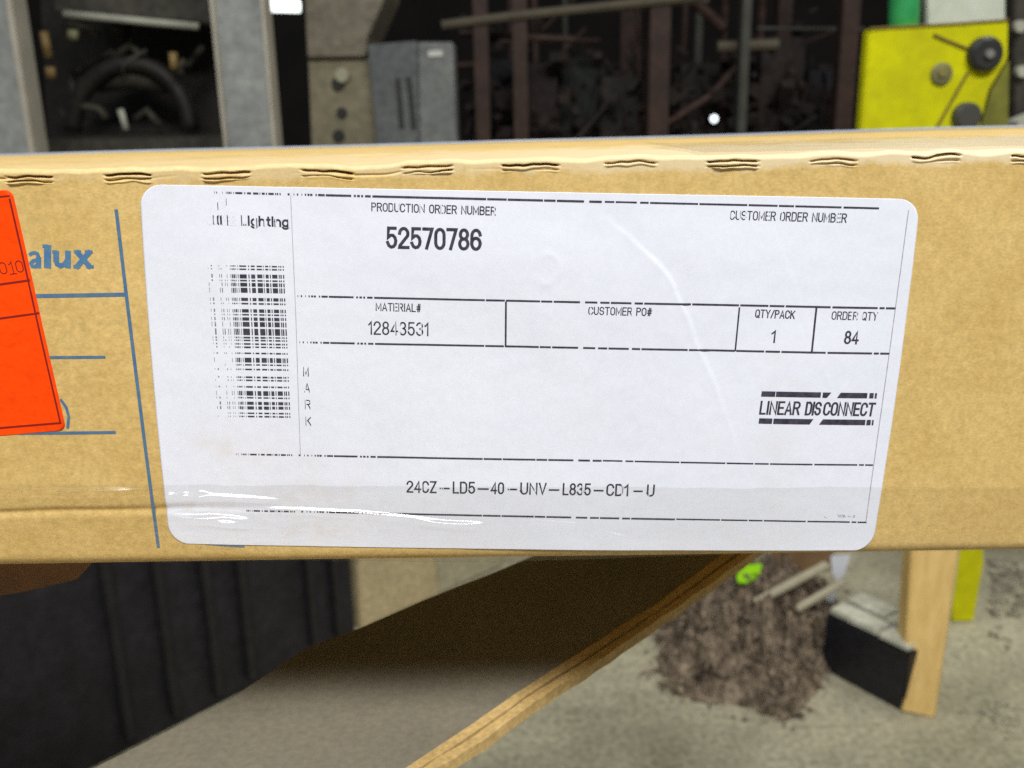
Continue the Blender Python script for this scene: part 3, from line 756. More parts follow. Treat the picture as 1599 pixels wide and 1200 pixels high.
# dark ribbed cabinet, set at an angle
DARK = mat('dark_grey_metal', (.005, .0045, .007), .6, col2=(.015, .013, .018), scale=14, fine=.4, fscale=60)
RIB = mat('black_metal_rib', (.010, .009, .010), .6, var=.3, scale=20, fine=.3, fscale=60)
A0 = fl(140, 1203); A1 = fl(556, 993); dirc = (A1 - A0).normalized(); bk = _v(-dirc.y, dirc.x, 0)
A0 = A0 - dirc * .5
cab = thing('storage_cabinet', A0, 'low dark ribbed metal cabinet standing at an angle on the floor below the carton', 'cabinet')
HC = .52
MB().prism([A0, A1, A1 + bk * .42, A0 + bk * .42], (0, 0, HC)).build('body', DARK, cab, .004)
L_ = (A1 - A0).length
for t in (.54, .62, .70, .765, .90, .955):
    c = A0 + dirc * (L_ * t) - bk * .008
    MB().box((c.x, c.y, HC / 2), (.018, .014, HC - .05), Matrix.Rotation(math.atan2(dirc.y, dirc.x), 3, 'Z')).build('rib', RIB, cab, .003)
# tan carton further along the same row
TAN = mat('dusty_tan_cardboard', (.46, .38, .22), .8, var=.10, scale=12, fine=.2, fscale=90)
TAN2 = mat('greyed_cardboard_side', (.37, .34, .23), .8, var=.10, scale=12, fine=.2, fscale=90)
B0 = fl(562, 990); B1 = fl(790, 886); B0 = B0 + bk * .012; B1 = B1 + bk * .012
tc_ = thing('small_carton', B0, 'dusty tan carton on the floor beside the dark ribbed cabinet', 'carton')
B0 = B0 + dirc * .015
MB().prism([B0, B1, B1 + bk * .3, B0 + bk * .3], (0, 0, .4)).build('body', TAN, tc_, .003)
m0 = B0.lerp(B1, .52); m1 = B1 - dirc * .01
MB().prism([m0 - bk * .004 + _v(0, 0, .006), m1 - bk * .004 + _v(0, 0, .006), m1 - bk * .004 + _v(0, 0, .38), m0 + dirc * -.02 - bk * .004 + _v(0, 0, .38)], bk * .0035).build('side_panel', TAN2, tc_)
# board lying at an angle below the carton, its raw edge towards the right
Z_S = .853
def sh(px, py): return at_z(px, py, Z_S)
SHEET = mat('grey_brown_board', (.145, .132, .098), .85, col2=(.215, .195, .148), scale=9, bump=.1, bscale=120, fine=.10, fscale=420, spec=.2)
EDG1 = mat('raw_board_edge', (.40, .27, .10), .75, col2=(.58, .41, .17), scale=60, fine=.18, fscale=500)
EDG2 = mat('dark_board_groove', (.24, .15, .06), .85, var=.3, scale=60)
Lp = [(634, 1203), (720, 1146), (811, 1083), (894, 1030), (960, 987), (1025, 946), (1098, 890), (1170, 838)]
Rp = [(684, 1203), (757, 1160), (836, 1100), (914, 1050), (985, 1001), (1052, 956), (1140, 894), (1212, 842)]
LE = [sh(140, 1203), sh(350, 1098), sh(480, 1011), sh(560, 982), sh(660, 938), sh(775, 893), sh(880, 848)]
bd = thing('board', sh(600, 1150), 'flat grey brown board with a raw tan edge, slanting away under the carton', 'board')
def ext(p, q, l): return p + (p - q).normalized() * l
lo = [sh(*p) for p in Lp]; ro = [sh(*p) for p in Rp]
lo = [ext(lo[0], lo[1], .16)] + lo + [ext(lo[-1], lo[-2], .08)]; ro = [ext(ro[0], ro[1], .16)] + ro + [ext(ro[-1], ro[-2], .08)]
le = [ext(LE[0], LE[1], .16)] + LE + [ext(LE[-1], LE[-2], .08)]
MB().prism(le + lo[::-1], (0, 0, -.008)).build('panel', SHEET, bd)
def strip(name, a, b, z, m, wob=0.0):
    V = []; F = []; P0 = []
    for (P, Q) in zip(lo, ro): P0.append((P, Q))
    fine = []
    for (a0, b0), (a1, b1) in zip(P0, P0[1:]):
        for k in range(8): fine.append((a0.lerp(a1, k / 8), b0.lerp(b1, k / 8)))
    fine.append(P0[-1])
    for P, Q in fine:
        w1 = wob * noise.noise(_v(P.x * 70, P.y * 70, a)); w2 = wob * noise.noise(_v(P.x * 90, P.y * 90, b + 5))
        for t, zz in ((a + w1, -.0035), (a + w1, z), (b + w2, z), (b + w2, -.0035)): r = P.lerp(Q, t); V.append((r.x, r.y, Z_S + zz))
    n = len(fine)
    for k in range(n - 1):
        for e in range(4): F.append((k * 4 + e, k * 4 + (e + 1) % 4, k * 4 + 4 + (e + 1) % 4, k * 4 + 4 + e))
    F.append((0, 1, 2, 3)); F.append(tuple((n - 1) * 4 + e for e in (3, 2, 1, 0)))
    o = link(name, V, F, m, bd)
    bm = bmesh.new(); bm.from_mesh(o.data); bmesh.ops.recalc_face_normals(bm, faces=bm.faces); bm.to_mesh(o.data); bm.free()
strip('edge_strip', .03, .46, .0012, EDG1, .05); strip('groove', .47, .53, -.0004, EDG2, .05); strip('edge_strip', .54, .96, .0008, EDG1, .09)
# the crate the board lies on, nearer than the picture shows
MB_ = thing('support_crate', (-.17, -.13, 0), 'plain wooden crate carrying the near end of the grey brown board', 'crate')
MB().box((-.17, -.13, (Z_S - .009) / 2), (.2, .16, Z_S - .009)).build('body', WOOD, MB_, .003)

# debris heap
HEAP = mat('brown_shavings', (.042, .030, .021), .9, col2=(.36, .285, .205), scale=34, fine=.3, fscale=110, spec=.1)
hc = fl(1160, 1045)
def heap_outline(a):
    pts = [(1024, 1048), (1035, 1000), (1055, 950), (1095, 915), (1160, 893), (1240, 893), (1305, 925), (1300, 985), (1285, 1050), (1250, 1110), (1232, 1132), (1190, 1112), (1140, 1104), (1080, 1100)]
    return [fl(*p) for p in pts]
HO = heap_outline(0); hcx = sum(p.x for p in HO) / len(HO); hcy = sum(p.y for p in HO) / len(HO)
def heap_r(t):
    best = .15
    for a, b in zip(HO, HO[1:] + HO[:1]):
        ta = math.atan2(a.y - hcy, a.x - hcx); tb2 = math.atan2(b.y - hcy, b.x - hcx)
        d = (tb2 - ta + math.pi) % (2 * math.pi) - math.pi; e = (t - ta + math.pi) % (2 * math.pi) - math.pi
        if (0 <= e <= d) or (d <= e <= 0):
            k = e / d if d else 0; return math.hypot(a.x - hcx, a.y - hcy) * (1 - k) + math.hypot(b.x - hcx, b.y - hcy) * k
    return best
def heap_z(x, y):
    t = math.atan2(y - hcy, x - hcx); q = math.hypot(x - hcx, y - hcy) / heap_r(t)
    if q >= 1: return 0
    return .092 * (1 - q ** 2.2) * (.85 + .95 * noise.noise(_v(x * 17, y * 22, 2)) + .35 * noise.noise(_v(x * 55, y * 55, 5))) + .012 * (1 - q) + min(1, (1 - q) * 4) * (.050 * max(0, noise.noise(_v(x * 34, y * 34, 8)) + .08) + .022 * max(0, noise.noise(_v(x * 75, y * 75, 3))) - .008)
def build_heap():
    V = []; F = []; rnd = random.Random(11)
    nt, nr = 48, 12
    for r in range(nr + 1):
        for k in range(nt):
            t = 2 * math.pi * k / nt; d = heap_r(t) * r / nr * .97; x, y = hcx + d * math.cos(t), hcy + d * math.sin(t)
            V.append((x, y, heap_z(x, y) - .004 + (.002 if r == nr else 0)))
    for r in range(nr):
        for k in range(nt): F.append((r * nt + k, r * nt + (k + 1) % nt, (r + 1) * nt + (k + 1) % nt, (r + 1) * nt + k))
    for kk in range(3000):
        far = kk % 40 == 0
        t = rnd.uniform(0, 2 * math.pi); d = heap_r(t) * (math.sqrt(rnd.random()) * (.95 + .10 * math.sin(t * 7) + .06 * math.sin(t * 17)) if not far else rnd.uniform(.95, 1.15))
        x, y = hcx + d * math.cos(t), hcy + d * math.sin(t)
        ln = (rnd.uniform(.012, .035) if kk % 7 else rnd.uniform(.04, .08)) * (.45 if far else 1); wd = rnd.uniform(.003, .0085) * (1.6 if kk % 11 == 0 and not far else 1)
        yaw = rnd.uniform(0, 6.28); turn = rnd.uniform(-1.0, 1.0); lift = 0 if far else rnd.uniform(-.004, .016); tw = rnd.uniform(0, 3.1); n = 9; b0 = len(V)
        for k in range(n):
            hz = max(.002, heap_z(x, y)) + lift * math.sin(math.pi * k / (n - 1)) + (.006 * noise.noise(_v(x * 120, y * 120, kk)) if not far else .001)
            dx = _v(math.cos(yaw), math.sin(yaw), 0); sd = (_v(-dx.y, dx.x, 0) * math.cos(tw) + _v(0, 0, 1) * math.sin(tw)) * wd * (.35 + .65 * math.sin(math.pi * (k + .5) / n))
            for e in (-.5, .5):
                q = _v(x, y, hz) + sd * e; V.append((q.x, q.y, max(.002, q.z)))
            x += dx.x * ln / n; y += dx.y * ln / n; yaw += turn + rnd.uniform(-.5, .5); tw += rnd.uniform(-.5, .5)
        for k in range(n - 1): F.append((b0 + 2 * k, b0 + 2 * k + 1, b0 + 2 * k + 3, b0 + 2 * k + 2))
    o = link('debris_heap', V, F, HEAP)
    return tag(o, 'heap of tangled brown shavings swept up on the concrete floor', 'debris', kind='stuff')
build_heap()
GREY_ST = mat('greyed_stick_wood', (.42, .38, .27), .8, var=.12, scale=30)
def stick(a, b, za, zb, wd, th, m, name, lab, cat, group=None):
    P = at_z(a[0], a[1], za); Q = at_z(b[0], b[1], zb); d = (Q - P).normalized(); s = d.cross(_v(0, 0, 1)).normalized(); u_ = s.cross(d)
    mb = MB(); pts = [P - s * wd / 2, P + s * wd / 2, P + s * wd / 2 + u_ * th, P - s * wd / 2 + u_ * th]
    mb.prism(pts, Q - P)
    return tag(mb.build(name, m, None, .001), lab, cat, group)
stick((1180, 944), (1292, 884), .112, .15, .017, .008, GREY_ST, 'wood_strip', 'longer pale grey wooden strip lying across the debris heap', 'wood strip', 'loose strips on the heap')
stick((1243, 955), (1318, 912), .10, .125, .015, .008, GREY_ST, 'wood_strip', 'shorter pale grey wooden strip near the white scraps', 'wood strip', 'loose strips on the heap')
LIME = mat('fluorescent_lime_plastic', (.36, .78, .01), .5, var=.05)
def flat(name, px, z0, th, m, lab, cat, lift=None):
    P = [at_z(a, b, z0 + (lift[k] if lift else 0)) for k, (a, b) in enumerate(px)]
    return tag(MB().prism(P, (0, 0, -th)).build(name, m, None, .0008), lab, cat)
flat('lime_scrap', [(1150, 898), (1166, 882), (1190, 880), (1186, 897), (1166, 908), (1152, 907)], .135, .006, LIME, 'bright lime green plastic scrap behind the debris heap', 'scrap')
WHITE = mat('white_paper_scrap', (.75, .78, .85), .7, var=.04)
def scrap(px, y, lab):
    return tag(MB().prism(pxpoly(px, y), (0, .004, 0)).build('paper_scrap', WHITE), lab, 'paper', 'white scraps on the heap')
yb = fl(1310, 975).y
scrap([(1297, 870), (1328, 868), (1318, 898), (1308, 909), (1300, 896)], yb + .05, 'larger white paper scrap standing beside the wooden strips')
scrap([(1292, 928), (1304, 924), (1306, 936), (1299, 942), (1290, 939)], yb, 'tiny white paper scrap near the white topped black box')
CARD = mat('brown_scrap_cardboard', (.22, .13, .06), .8, var=.2, scale=25)
tag(MB().prism(pxpoly([(1205, 840), (1303, 840), (1300, 884), (1260, 905), (1208, 900)], fl(1250, 905).y + .03), (0, .006, 0)).build('cardboard_piece', CARD), 'torn brown cardboard piece standing behind the debris heap', 'cardboard')
# black box with white foam on top
BLK = mat('black_plastic', (.008, .008, .012), .5, var=.3, scale=30, fine=.5, fscale=90)
FOAM = mat('dirty_off_white_foam', (.34, .33, .26), .85, col2=(.64, .64, .52), scale=24, fine=.15, fscale=150)
BH = .115
f0 = fl(1283, 1044); f1 = fl(1410, 1113); fd = (f1 - f0).normalized(); fb = _v(-fd.y, fd.x, 0)
bx = thing('black_box', f0, 'small black box with white foam strips on top beside the wooden plank', 'box')
f2 = fl(1440, 1090); dpt = .105
MB().prism([f0, f1, f1 + fb * dpt, f0 + fb * dpt], (0, 0, BH)).build('body', BLK, bx, .002)
lw = (f1 - f0).length
for t0, t1, d0, d1, h in ((.02, .60, .006, .046, .011), (.63, .97, .004, .044, .009), (.02, .48, .056, .10, .013), (.50, .97, .054, .099, .011)):
    a = f0 + fd * lw * t0; b = f0 + fd * lw * t1
    MB().prism([a + fb * d0 + _v(0, 0, BH + .001), b + fb * d0 + _v(0, 0, BH + .001), b + fb * d1 + _v(0, 0, BH + .001), a + fb * d1 + _v(0, 0, BH + .001)], (0, 0, h)).build('foam_strip', FOAM, bx, .0012)
# timber plank standing upright, leaning a little
pa = fl(1424, 1113); pb = fl(1459, 1122); ta_ = at_y(1427, 800, pa.y + .06); tb_ = at_y(1505, 800, pa.y + .05)
pa2 = at_y(1408, 1112, pa.y)
sidev = _v(.0, .038, 0)
pl_ = thing('timber_plank', pb, 'upright pale timber plank standing behind the small black box', 'plank')
MB().prism([pa2 + _v(0, 0, .003 - pa2.z), pb, tb_, ta_], sidev).build('board', WOOD, pl_, .002)
EDG = mat('planed_plank_edge', (.62, .50, .24), .7, var=.1, scale=30)
nb_ = pb + _v(.006, 0, 0); nt_ = tb_ + _v(.006, 0, 0)
MB().prism([pb + _v(.0005, .002, .001), nb_ + _v(0, .006, .001), nt_ + _v(0, .006, -.001), tb_ + _v(.0005, .002, -.001)], _v(0, .03, 0)).build('planed_edge', EDG, pl_)

# ------------------------------------------------------------------ yellow machine at the right
YEL = mat('yellow_machine_paint', (.50, .48, .010), .55, col2=(.68, .68, .003), scale=9, spec=.12, fine=.06, fscale=60)
YEL2 = mat('dark_yellow_paint', (.17, .17, .02), .6, var=.3, scale=20)  # darker yellow for the base, recess and rear leg
BLKM = mat('black_machine_plastic', (.02, .02, .02), .5, var=.3, scale=30)
STEEL = mat('grey_bolt_steel', (.16, .15, .07), .5, var=.2, scale=40)
SEAM = mat('brown_panel_seam', (.16, .11, .01), .7)
YY = fl(1505, 972).y
ym = thing('yellow_machine', (at_y(1460, 600, YY).x, YY + .2, 0), 'yellow painted machine with black round knobs behind the carton', 'machine')
plate = pxpoly([(1357, 46), (1575, 32), (1574, 92), (1545, 140), (1530, 200), (1528, 260), (1340, 260)], YY)
MB().prism(plate, (0, .03, 0)).build('guard_plate', YEL, ym, .003)
low = pxpoly([(1345, 262), (1528, 262), (1528, 560), (1345, 560)], YY)
MB().prism(low, (0, .45, 0)).build('base_cabinet', YEL2, ym, .003)
legp = pxpoly([(1484, 562), (1536, 562), (1536, 880), (1520, 973), (1488, 966)], YY)
for q in legp[3:]: q.z = 0.002
MB().prism(legp, (0, .03, 0)).build('leg', YEL, ym, .002)
lg2 = [_v(q.x - .28, q.y + .4, q.z) for q in legp]
MB().prism(lg2, (0, .03, 0)).build('leg', YEL2, ym, .002)
sh = pxpoly([(1576, 95), (1573, 262), (1530, 262), (1532, 200), (1548, 142)], YY)
MB().prism(sh, (0, .025, 0)).build('recess_panel', YEL2, ym)
def knob(px, py, r, hgt, m, name, hub=None):
    c = at_y(px, py, YY); rr = r * (YY - CAM.y) / FPX
    mb = MB(); mb.tube([c + _v(0, .0, 0), c + _v(0, -hgt * .7, 0), c + _v(0, -hgt, 0)], [rr, rr, rr * .8], 28)
    o = mb.build(name, m, ym)
    if hub:
        MB().tube([c + _v(0, -hgt, 0), c + _v(0, -hgt - .008, 0)], rr * .25, 14).build('hub', hub, o)
knob(1534, 85, 25, .022, BLKM, 'knob', mat('worn_steel_hub', (.35, .35, .33), .4, metal=.6))
knob(1469, 116, 16, .008, STEEL, 'bolt'); knob(1469, 113, 9, .013, mat('bolt_head', (.21, .19, .06), .5), 'bolt_head')
knob(1506, 182, 21, .02, mat('dark_grey_knob', (.06, .06, .05), .5), 'knob')
def seam(pts, r): MB().tube([q + _v(0, -.0012, 0) for q in pxpoly(pts, YY)], r, 6).build('seam', SEAM, ym)
seam([(1457, 55), (1475, 63), (1510, 77)], .0032); seam([(1512, 112), (1497, 138), (1482, 165), (1462, 200)], .0026); seam([(1357, 46), (1400, 43), (1490, 38), (1574, 32)], .0025)
GRN = mat('green_enamel', (.03, .30, .10), .4, var=.2, scale=20)
a, b = at_y(1428, 40, YY + .05), at_y(1424, -420, YY + .05)
tag(MB().tube([a - _v(0, 0, .3), b], .026, 20).build('green_pipe', GRN, None, 0, True), 'upright green pipe rising behind the yellow machine', 'pipe')
PANEL = mat('pale_grey_panel', (.50, .55, .46), .6, col2=(.64, .66, .60), scale=16)
tag(MB().prism(pxpoly([(1449, 100), (1570, 100), (1570, -320), (1447, -320)], YY + .08), (0, .02, 0)).build('notice_board', PANEL, None, .002), 'pale grey board standing above the yellow machine', 'board')
# ------------------------------------------------------------------ background machinery
COLM = mat('grey_painted_steel', (.19, .20, .20), .6, col2=(.30, .31, .29), scale=5, fine=.2, fscale=50)
COLE = mat('pale_steel_flange', (.40, .37, .30), .6, var=.15, scale=10)  # paler tone for the column edges
def column(xl, xr, y, lab):
    l = at_y(xl, 130, y).x; r = at_y(xr, 130, y).x; wd = r - l
    t = thing('steel_column', ((l + r) / 2, y + .1, 0), lab, 'column', 'grey steel columns behind the carton')
    MB().box(((l + r) / 2, y + .012, 1.5), (wd * .86, .02, 3.0)).build('web_face', COLM, t, .001)
    for x in (l + wd * .035, r - wd * .035): MB().box((x, y + .03, 1.5), (wd * .07, .08, 3.0)).build('flange', COLE, t, .002)
    MB().box(((l + r) / 2, y + .06, .006), (wd * 1.4, .26, .012)).build('base_plate', COLM, t)
column(-95, 40, 2.15, 'grey steel column at the far left of the photo')
column(341, 424, 2.15, 'grey steel column between the dark press and the tan machine')
MACH = mat('oily_dark_machine', (.004, .0035, .003), .6, col2=(.022, .018, .013), scale=9, fine=.5, fscale=45)
MACH2 = mat('dusty_machine_grey', (.022, .020, .015), .7, col2=(.062, .056, .040), scale=8, fine=.4, fscale=45)
AMB = mat('amber_grease_fitting', (.30, .20, .07), .5, var=.2)
PALE = mat('pale_machine_trim', (.42, .42, .34), .6, var=.15, scale=14)
Y1 = 2.6
DULL = mat('dull_olive_part', (.055, .047, .03), .7, var=.4, scale=14)
pr = thing('press_machine', at_y(195, 200, Y1 + .3) * 1.0, 'dark oily press between the two grey columns', 'machine'); pr.location.z = 0
bpy.context.view_layer.update()
q = pxpoly([(40, 232), (350, 226)], Y1); zl_ = min(q[0].z, q[1].z) + .02
MB().box(((q[0].x + q[1].x) / 2, Y1 + .25, zl_ / 2), (q[1].x - q[0].x, .5, zl_)).build('bed', MACH2, pr, .004)
q2_ = pxpoly([(60, -60), (330, -60), (345, 214), (75, 218)], Y1 + .45)
MB().prism(q2_, (0, .2, 0)).build('frame', MACH, pr)
ring = []
for k in range(25):
    t = math.pi * k / 24; ring.append(at_y(205 - 92 * math.cos(t), 205 - 105 * math.sin(t), Y1 + .2))
MB().tube(ring, .026, 12).build('arch_frame', MACH, pr, 0, True)
MB().tube(pxpoly([(150, 130), (205, 112), (262, 132)], Y1 + .25), [.03, .05, .03], 12).build('ram', MACH2, pr, 0, True)
MB().prism(pxpoly([(85, -40), (335, -40), (335, 38), (85, 18)], Y1 + .12), (0, .3, 0)).build('crosshead', MACH2, pr, .004)
MB().tube(pxpoly([(100, 22), (310, 42)], Y1 + .08), .010, 12).build('guide_rail', PALE, pr, 0, True)
for P, r in (([(68, 50), (76, 90)], .012), ([(78, 105), (80, 122)], .014), ([(270, 82), (272, 108)], .012)): MB().tube(pxpoly(P, Y1 + .1), r, 10).build('fitting', AMB, pr, 0, True)
MB().tube(pxpoly([(108, 54), (122, 56)], Y1 + .1), .015, 12).build('knob', mat('pale_olive_knob', (.22, .22, .12), .5), pr, 0, True)
MB().tube(pxpoly([(188, 171), (197, 203)], Y1 + .06), .009, 10).build('lever', PALE, pr, 0, True)
rp = random.Random(8)
for k in range(16):
    x0, y0 = rp.uniform(85, 320), rp.uniform(45, 200)
    pts = pxpoly([(x0, y0), (x0 + rp.uniform(-25, 25), y0 + rp.uniform(-25, 25)), (x0 + rp.uniform(-55, 55), y0 + rp.uniform(-45, 45))], Y1 + rp.uniform(.12, .36))
    MB().tube(pts, rp.uniform(.005, .016), 8).build('hose', rp.choice((MACH2, MACH, MACH2, DULL)) , pr, 0, True)
# lit fluorescent light
LIT = mat('lit_fluorescent_tube', (.9, 1, .95), .4, emit=(.92, 1.0, .96, 2.2))
Y2 = 2.9
lt_ = thing('work_light', at_y(480, -5, Y2), 'lit fluorescent work light above the gap beside the grey column', 'light')
MB().tube(pxpoly([(380, 8), (468, 10)], Y2), .018, 14).build('tube', LIT, lt_, 0, True)
MB().prism(pxpoly([(395, -30), (470, -28), (468, -4), (397, -6)], Y2), (0, .08, 0)).build('housing', MACH2, lt_, .003)
MB().tube([at_y(430, -28, Y2) + _v(0, .04, 0), at_y(430, -1200, Y2) + _v(0, .04, 0)], .006, 8).build('stem', MACH2, lt_)
# tan control cabinet with hood
TANM = mat('tan_machine_paint', (.165, .145, .088), .6, col2=(.215, .19, .12), scale=10, fine=.2, fscale=50)
TAND = mat('dull_tan_hood', (.125, .108, .078), .65, col2=(.17, .148, .105), scale=10, fine=.25, fscale=50)
Y3 = 2.35
tm = thing('control_cabinet', at_y(535, 220, Y3 + .15), 'tan control cabinet with a wide hood and round knobs', 'machine'); tm.location.z = 0
bpy.context.view_layer.update()
bp = pxpoly([(481, 92), (578, 90), (592, 240), (487, 240)], Y3); z0 = bp[2].z
MB().prism(bp, (0, .3, 0)).build('body', TANM, tm, .004)
MB().box(((bp[3].x + bp[2].x) / 2, Y3 + .15, z0 / 2), (bp[2].x - bp[3].x, .3, z0)).build('pedestal', TANM, tm)
MB().prism(pxpoly([(466, -200), (625, -200), (604, -10), (572, 62), (572, 89), (480, 91)], Y3 - .02), (0, .34, 0)).build('hood', TAND, tm, .004)
kn = mat('pale_round_knob', (.30, .29, .20), .5); kd = mat('black_push_button', (.012, .013, .012), .5)
for x, y, r, m, nm in ((535, 118, .020, kn, 'knob'), (528, 132, .017, kd, 'button'), (534, 177, .014, kd, 'button'), (529, 213, .016, kd, 'button')):
    c = at_y(x, y, Y3); MB().tube([c, c - _v(0, .018 if nm == 'knob' else .008, 0)], [r, r * .85], 18).build(nm, m, tm)
# grey ventilated box
GBX = mat('blue_grey_enamel', (.062, .07, .074), .6, col2=(.11, .118, .118), scale=6, fine=.25, fscale=50)
GBX2 = mat('pale_grey_door', (.10, .108, .108), .6, col2=(.165, .172, .165), scale=6, fine=.2, fscale=50)
Y4 = 2.3
gb = thing('switch_box', at_y(645, 200, Y4 + .1), 'blue grey metal switch box with dark vertical vent slots', 'cabinet'); gb.location.z = 0
bpy.context.view_layer.update()
g = pxpoly([(574, 70), (652, 64), (655, 245), (590, 245)], Y4); z0 = g[2].z
MB().prism(g, (0, .22, 0)).build('body', GBX, gb, .003)
MB().prism(pxpoly([(653, 66), (707, 66), (714, 245), (656, 245)], Y4 - .004), (0, .22, 0)).build('door', GBX2, gb, .003)
xx0, xx1 = g[3].x, at_y(714, 245, Y4).x
MB().box(((xx0 + xx1) / 2, Y4 + .11, z0 / 2), (xx1 - xx0, .2, z0)).build('pedestal', GBX, gb)
for a, b in (((617, 122), (624, 200)), ((634, 120), (643, 202))):
    p, q = at_y(*a, Y4), at_y(*b, Y4); MB().prism([p, p + _v(.012, 0, 0), q + _v(.012, 0, 0), q], (0, -.003, 0)).build('vent_slot', kd, gb)
MB().prism(pxpoly([(668, 80), (690, 79), (691, 88), (669, 89)], Y4 - .007), (0, .002, 0)).build('sticker', mat('white_sticker', (.5, .5, .46), .6), gb)
# pallet rack of stored boxes
RUST = mat('rusty_rack_paint', (.020, .008, .005), .7, col2=(.048, .021, .013), scale=12, fine=.3, fscale=50)
BEAM = mat('dusty_rack_beam', (.085, .07, .045), .7, var=.25, scale=8)
GRY = mat('grey_rack_post', (.05, .05, .04), .7, var=.3, scale=12)
Y5 = 3.3
rk = thing('pallet_rack', at_y(1000, 200, Y5 + .4), 'rusty steel pallet rack full of dark boxes behind the carton', 'rack'); rk.location.z = 0
bpy.context.view_layer.update()
for px, wd, m in ((752, .05, RUST), (812, .05, RUST), (1028, .07, RUST), (1160, .03, GRY), (1320, .06, RUST)):
    x = at_y(px, 100, Y5).x
    for yy in (Y5, Y5 + .8): MB().box((x, yy, 1.4), (wd, .06, 2.8)).build('post', m, rk, .003)
zb = [at_y(800, 25, Y5).z, at_y(1020, 3, Y5).z]
MB().tube([at_y(690, 40, Y5 - .03), at_y(800, 26, Y5 - .03), at_y(1020, 3, Y5 - .03), at_y(1100, -6, Y5 - .03)], .016, 8).build('beam', BEAM, rk)
MB().tube(pxpoly([(1070, -10), (1120, 35), (1130, 45)], Y5 + .2), .02, 8).build('brace', RUST, rk)
MB().tube(pxpoly([(1030, 200), (1110, 150), (1190, 60)], Y5 + .1), .014, 8).build('brace', RUST, rk)
MB().tube(pxpoly([(1120, 74), (1215, 70)], Y5 + .05), .02, 8).build('beam', BEAM, rk)
MB().box((at_y(1010, 0, Y5).x, Y5 + .4, .80), (1.35, .8, .05)).build('shelf', RUST, rk)
rr = random.Random(5); cols = [((.03, .022, .018), 'brown'), ((.022, .03, .022), 'green'), ((.02, .02, .028), 'blue'), ((.035, .02, .018), 'red')]
spots = [(765, 70, 215, 60, .45, 'brown', 'dark brown carton by the leftmost rack post'), (838, 100, 215, 62, .2, 'red', 'dull red carton in the rack right of the blue one'), (905, 88, 215, 58, .3, 'green', 'dark green crate near the middle of the rack'),
         (968, 120, 215, 56, .15, 'brown', 'short brown carton left of the thick rusty post'), (1095, 100, 215, 60, .3, 'brown', 'brown carton behind the small white lamp'), (1225, 60, 215, 66, .25, 'red', 'tall dull red carton at the right end of the rack'), (1290, 110, 215, 50, .3, 'blue', 'dark blue crate next to the yellow machine')]
spots[0] = (775, 95, 215, 50, .45, 'blue', 'dark blue carton left of all others in the rack')
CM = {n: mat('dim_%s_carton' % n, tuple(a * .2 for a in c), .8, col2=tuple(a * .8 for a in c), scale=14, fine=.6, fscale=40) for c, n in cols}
for px, yt, yb_, hw, dy, cn, lb in spots:
    a = at_y(px - hw * .52, yt, Y5 + dy); b = at_y(px + hw * .52, yt, Y5 + dy)
    zt, zb_ = a.z, .826
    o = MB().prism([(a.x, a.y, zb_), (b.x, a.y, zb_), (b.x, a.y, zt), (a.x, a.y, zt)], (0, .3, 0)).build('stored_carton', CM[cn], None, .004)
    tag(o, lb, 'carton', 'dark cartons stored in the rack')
for k in range(26):
    x = rr.uniform(at_y(725, 100, Y5).x, at_y(1330, 100, Y5).x); z = rr.uniform(.84, 1.5); yy = Y5 + rr.uniform(.02, .6)
    if k % 3 == 0: MB().tube([(x, yy, .84), (x + rr.uniform(-.02, .02), yy, 1.6)], rr.uniform(.006, .016), 7).build('upright', rr.choice((RUST, GRY, RUST)), rk)
    elif k % 3 == 1: MB().tube([(x - .2, yy, z), (x + .2, yy, z + rr.uniform(-.03, .03))], rr.uniform(.006, .014), 7).build('rail', rr.choice((RUST, GRY, BEAM)), rk)
    else: MB().tube([(x - .12, yy, z - .1), (x + .12, yy, z + rr.uniform(-.12, .2))], rr.uniform(.004, .01), 7).build('brace', RUST, rk)
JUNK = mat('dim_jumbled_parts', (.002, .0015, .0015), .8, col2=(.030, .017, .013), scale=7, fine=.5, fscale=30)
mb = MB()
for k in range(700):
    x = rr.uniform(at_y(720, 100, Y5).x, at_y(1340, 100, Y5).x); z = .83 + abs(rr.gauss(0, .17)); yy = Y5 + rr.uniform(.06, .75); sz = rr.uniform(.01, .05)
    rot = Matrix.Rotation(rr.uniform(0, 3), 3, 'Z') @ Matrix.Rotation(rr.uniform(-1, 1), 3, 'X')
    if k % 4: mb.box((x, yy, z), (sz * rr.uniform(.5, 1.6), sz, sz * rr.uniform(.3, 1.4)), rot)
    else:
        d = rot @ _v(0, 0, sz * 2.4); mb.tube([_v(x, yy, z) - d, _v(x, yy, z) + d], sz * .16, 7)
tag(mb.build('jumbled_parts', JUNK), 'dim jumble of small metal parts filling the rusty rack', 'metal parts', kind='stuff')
lm = thing('indicator_lamp', at_y(1115, 186, Y5 - .06), 'small glowing white lamp low on the front of the rack', 'lamp')
c = at_y(1115, 186, Y5 - .06)
bm = bmesh.new(); bmesh.ops.create_uvsphere(bm, u_segments=16, v_segments=10, radius=.013, matrix=Matrix.Translation(c)); me = bpy.data.meshes.new('bulb'); bm.to_mesh(me); bm.free()
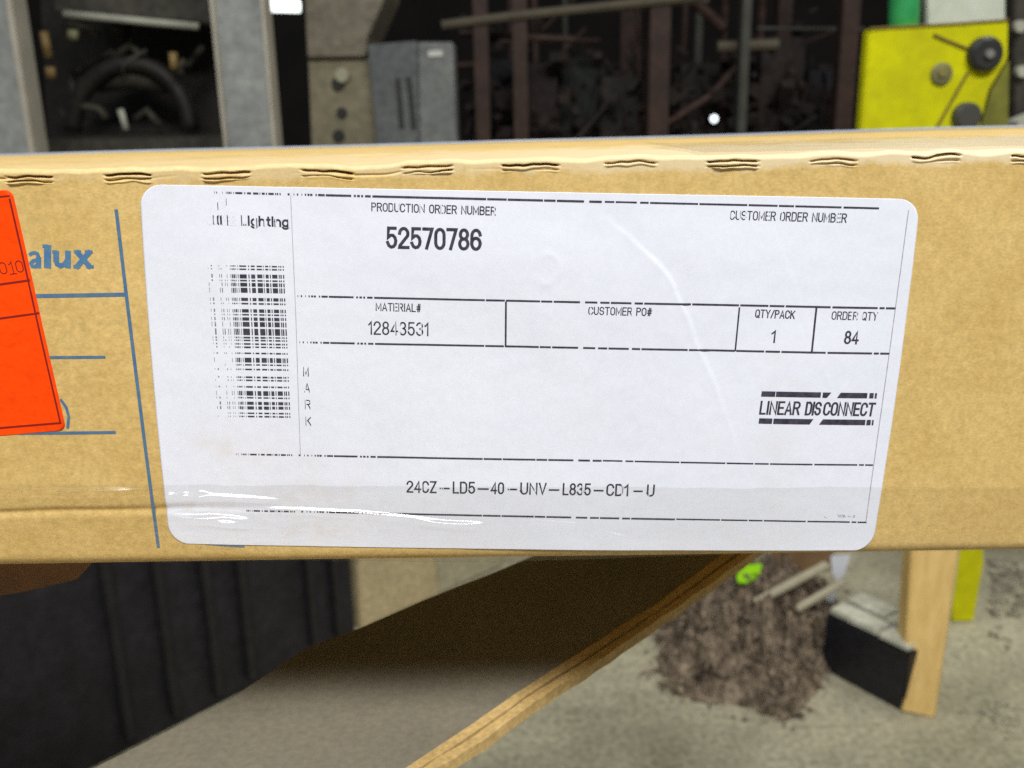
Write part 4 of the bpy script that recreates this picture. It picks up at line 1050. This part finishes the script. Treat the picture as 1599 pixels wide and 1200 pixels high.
me.materials.append(mat('glowing_bulb', (.9, .95, 1), .3, emit=(.8, .93, 1, 2.0))); ob = bpy.data.objects.new('bulb', me); COL.objects.link(ob); ob.parent = lm; ob.matrix_parent_inverse = lm.matrix_world.inverted()
MB().tube([c + _v(0, .008, 0), c + _v(0, .06, 0)], .009, 12).build('socket', BLKM, lm)
# dark machine at the far right edge
fr = thing('lathe_stand', at_y(1610, 200, 2.4), 'dark machine stand at the right edge behind the yellow machine', 'machine'); fr.location.z = 0
bpy.context.view_layer.update()
e = pxpoly([(1582, -100), (1760, -100), (1760, 240), (1586, 240)], 2.3)
MB().prism(e, (0, .4, 0)).build('body', MACH2, fr, .004)
MB().box(((e[2].x + e[3].x) / 2, 2.5, e[2].z / 2), (e[2].x - e[3].x, .4, e[2].z)).build('pedestal', MACH, fr)
for x, y in ((1588, 42), (1592, 112)):
    c = at_y(x, y, 2.29); MB().tube([c, c - _v(0, .02, 0)], .014, 12).build('knob', PALE, fr)
MB().prism(pxpoly([(1590, 190), (1640, 170), (1640, 240), (1586, 240)], 2.2), (0, .06, 0)).build('tray', PALE, fr)
# rubble scattered on the floor at the far right
RUB = mat('grey_floor_rubble', (.19, .175, .125), .9, col2=(.40, .37, .27), scale=22, fine=.4, fscale=90)
mb = MB(); rr = random.Random(21)
for k in range(420):
    p = fl(rr.uniform(1545, 1720), 878 + abs(rr.gauss(0, 55))); sz = rr.uniform(.004, .016)
    mb.box((p.x, p.y, sz * .35), (sz * rr.uniform(.7, 1.6), sz * rr.uniform(.6, 1.2), sz * .7), Matrix.Rotation(rr.uniform(0, 3), 3, 'Z') @ Matrix.Rotation(rr.uniform(-.3, .3), 3, 'X'))
for k in range(60):
    p = fl(1560 + rr.gauss(0, 22), 1128 + rr.gauss(0, 14)); sz = rr.uniform(.002, .006)
    mb.box((p.x, p.y, sz * .3), (sz * 1.3, sz, sz * .6), Matrix.Rotation(rr.uniform(0, 3), 3, 'Z'))
tag(mb.build('rubble', RUB), 'grey rubble and grit scattered on the floor right of the plank', 'rubble', kind='stuff')
SC.cycles.use_denoising = False
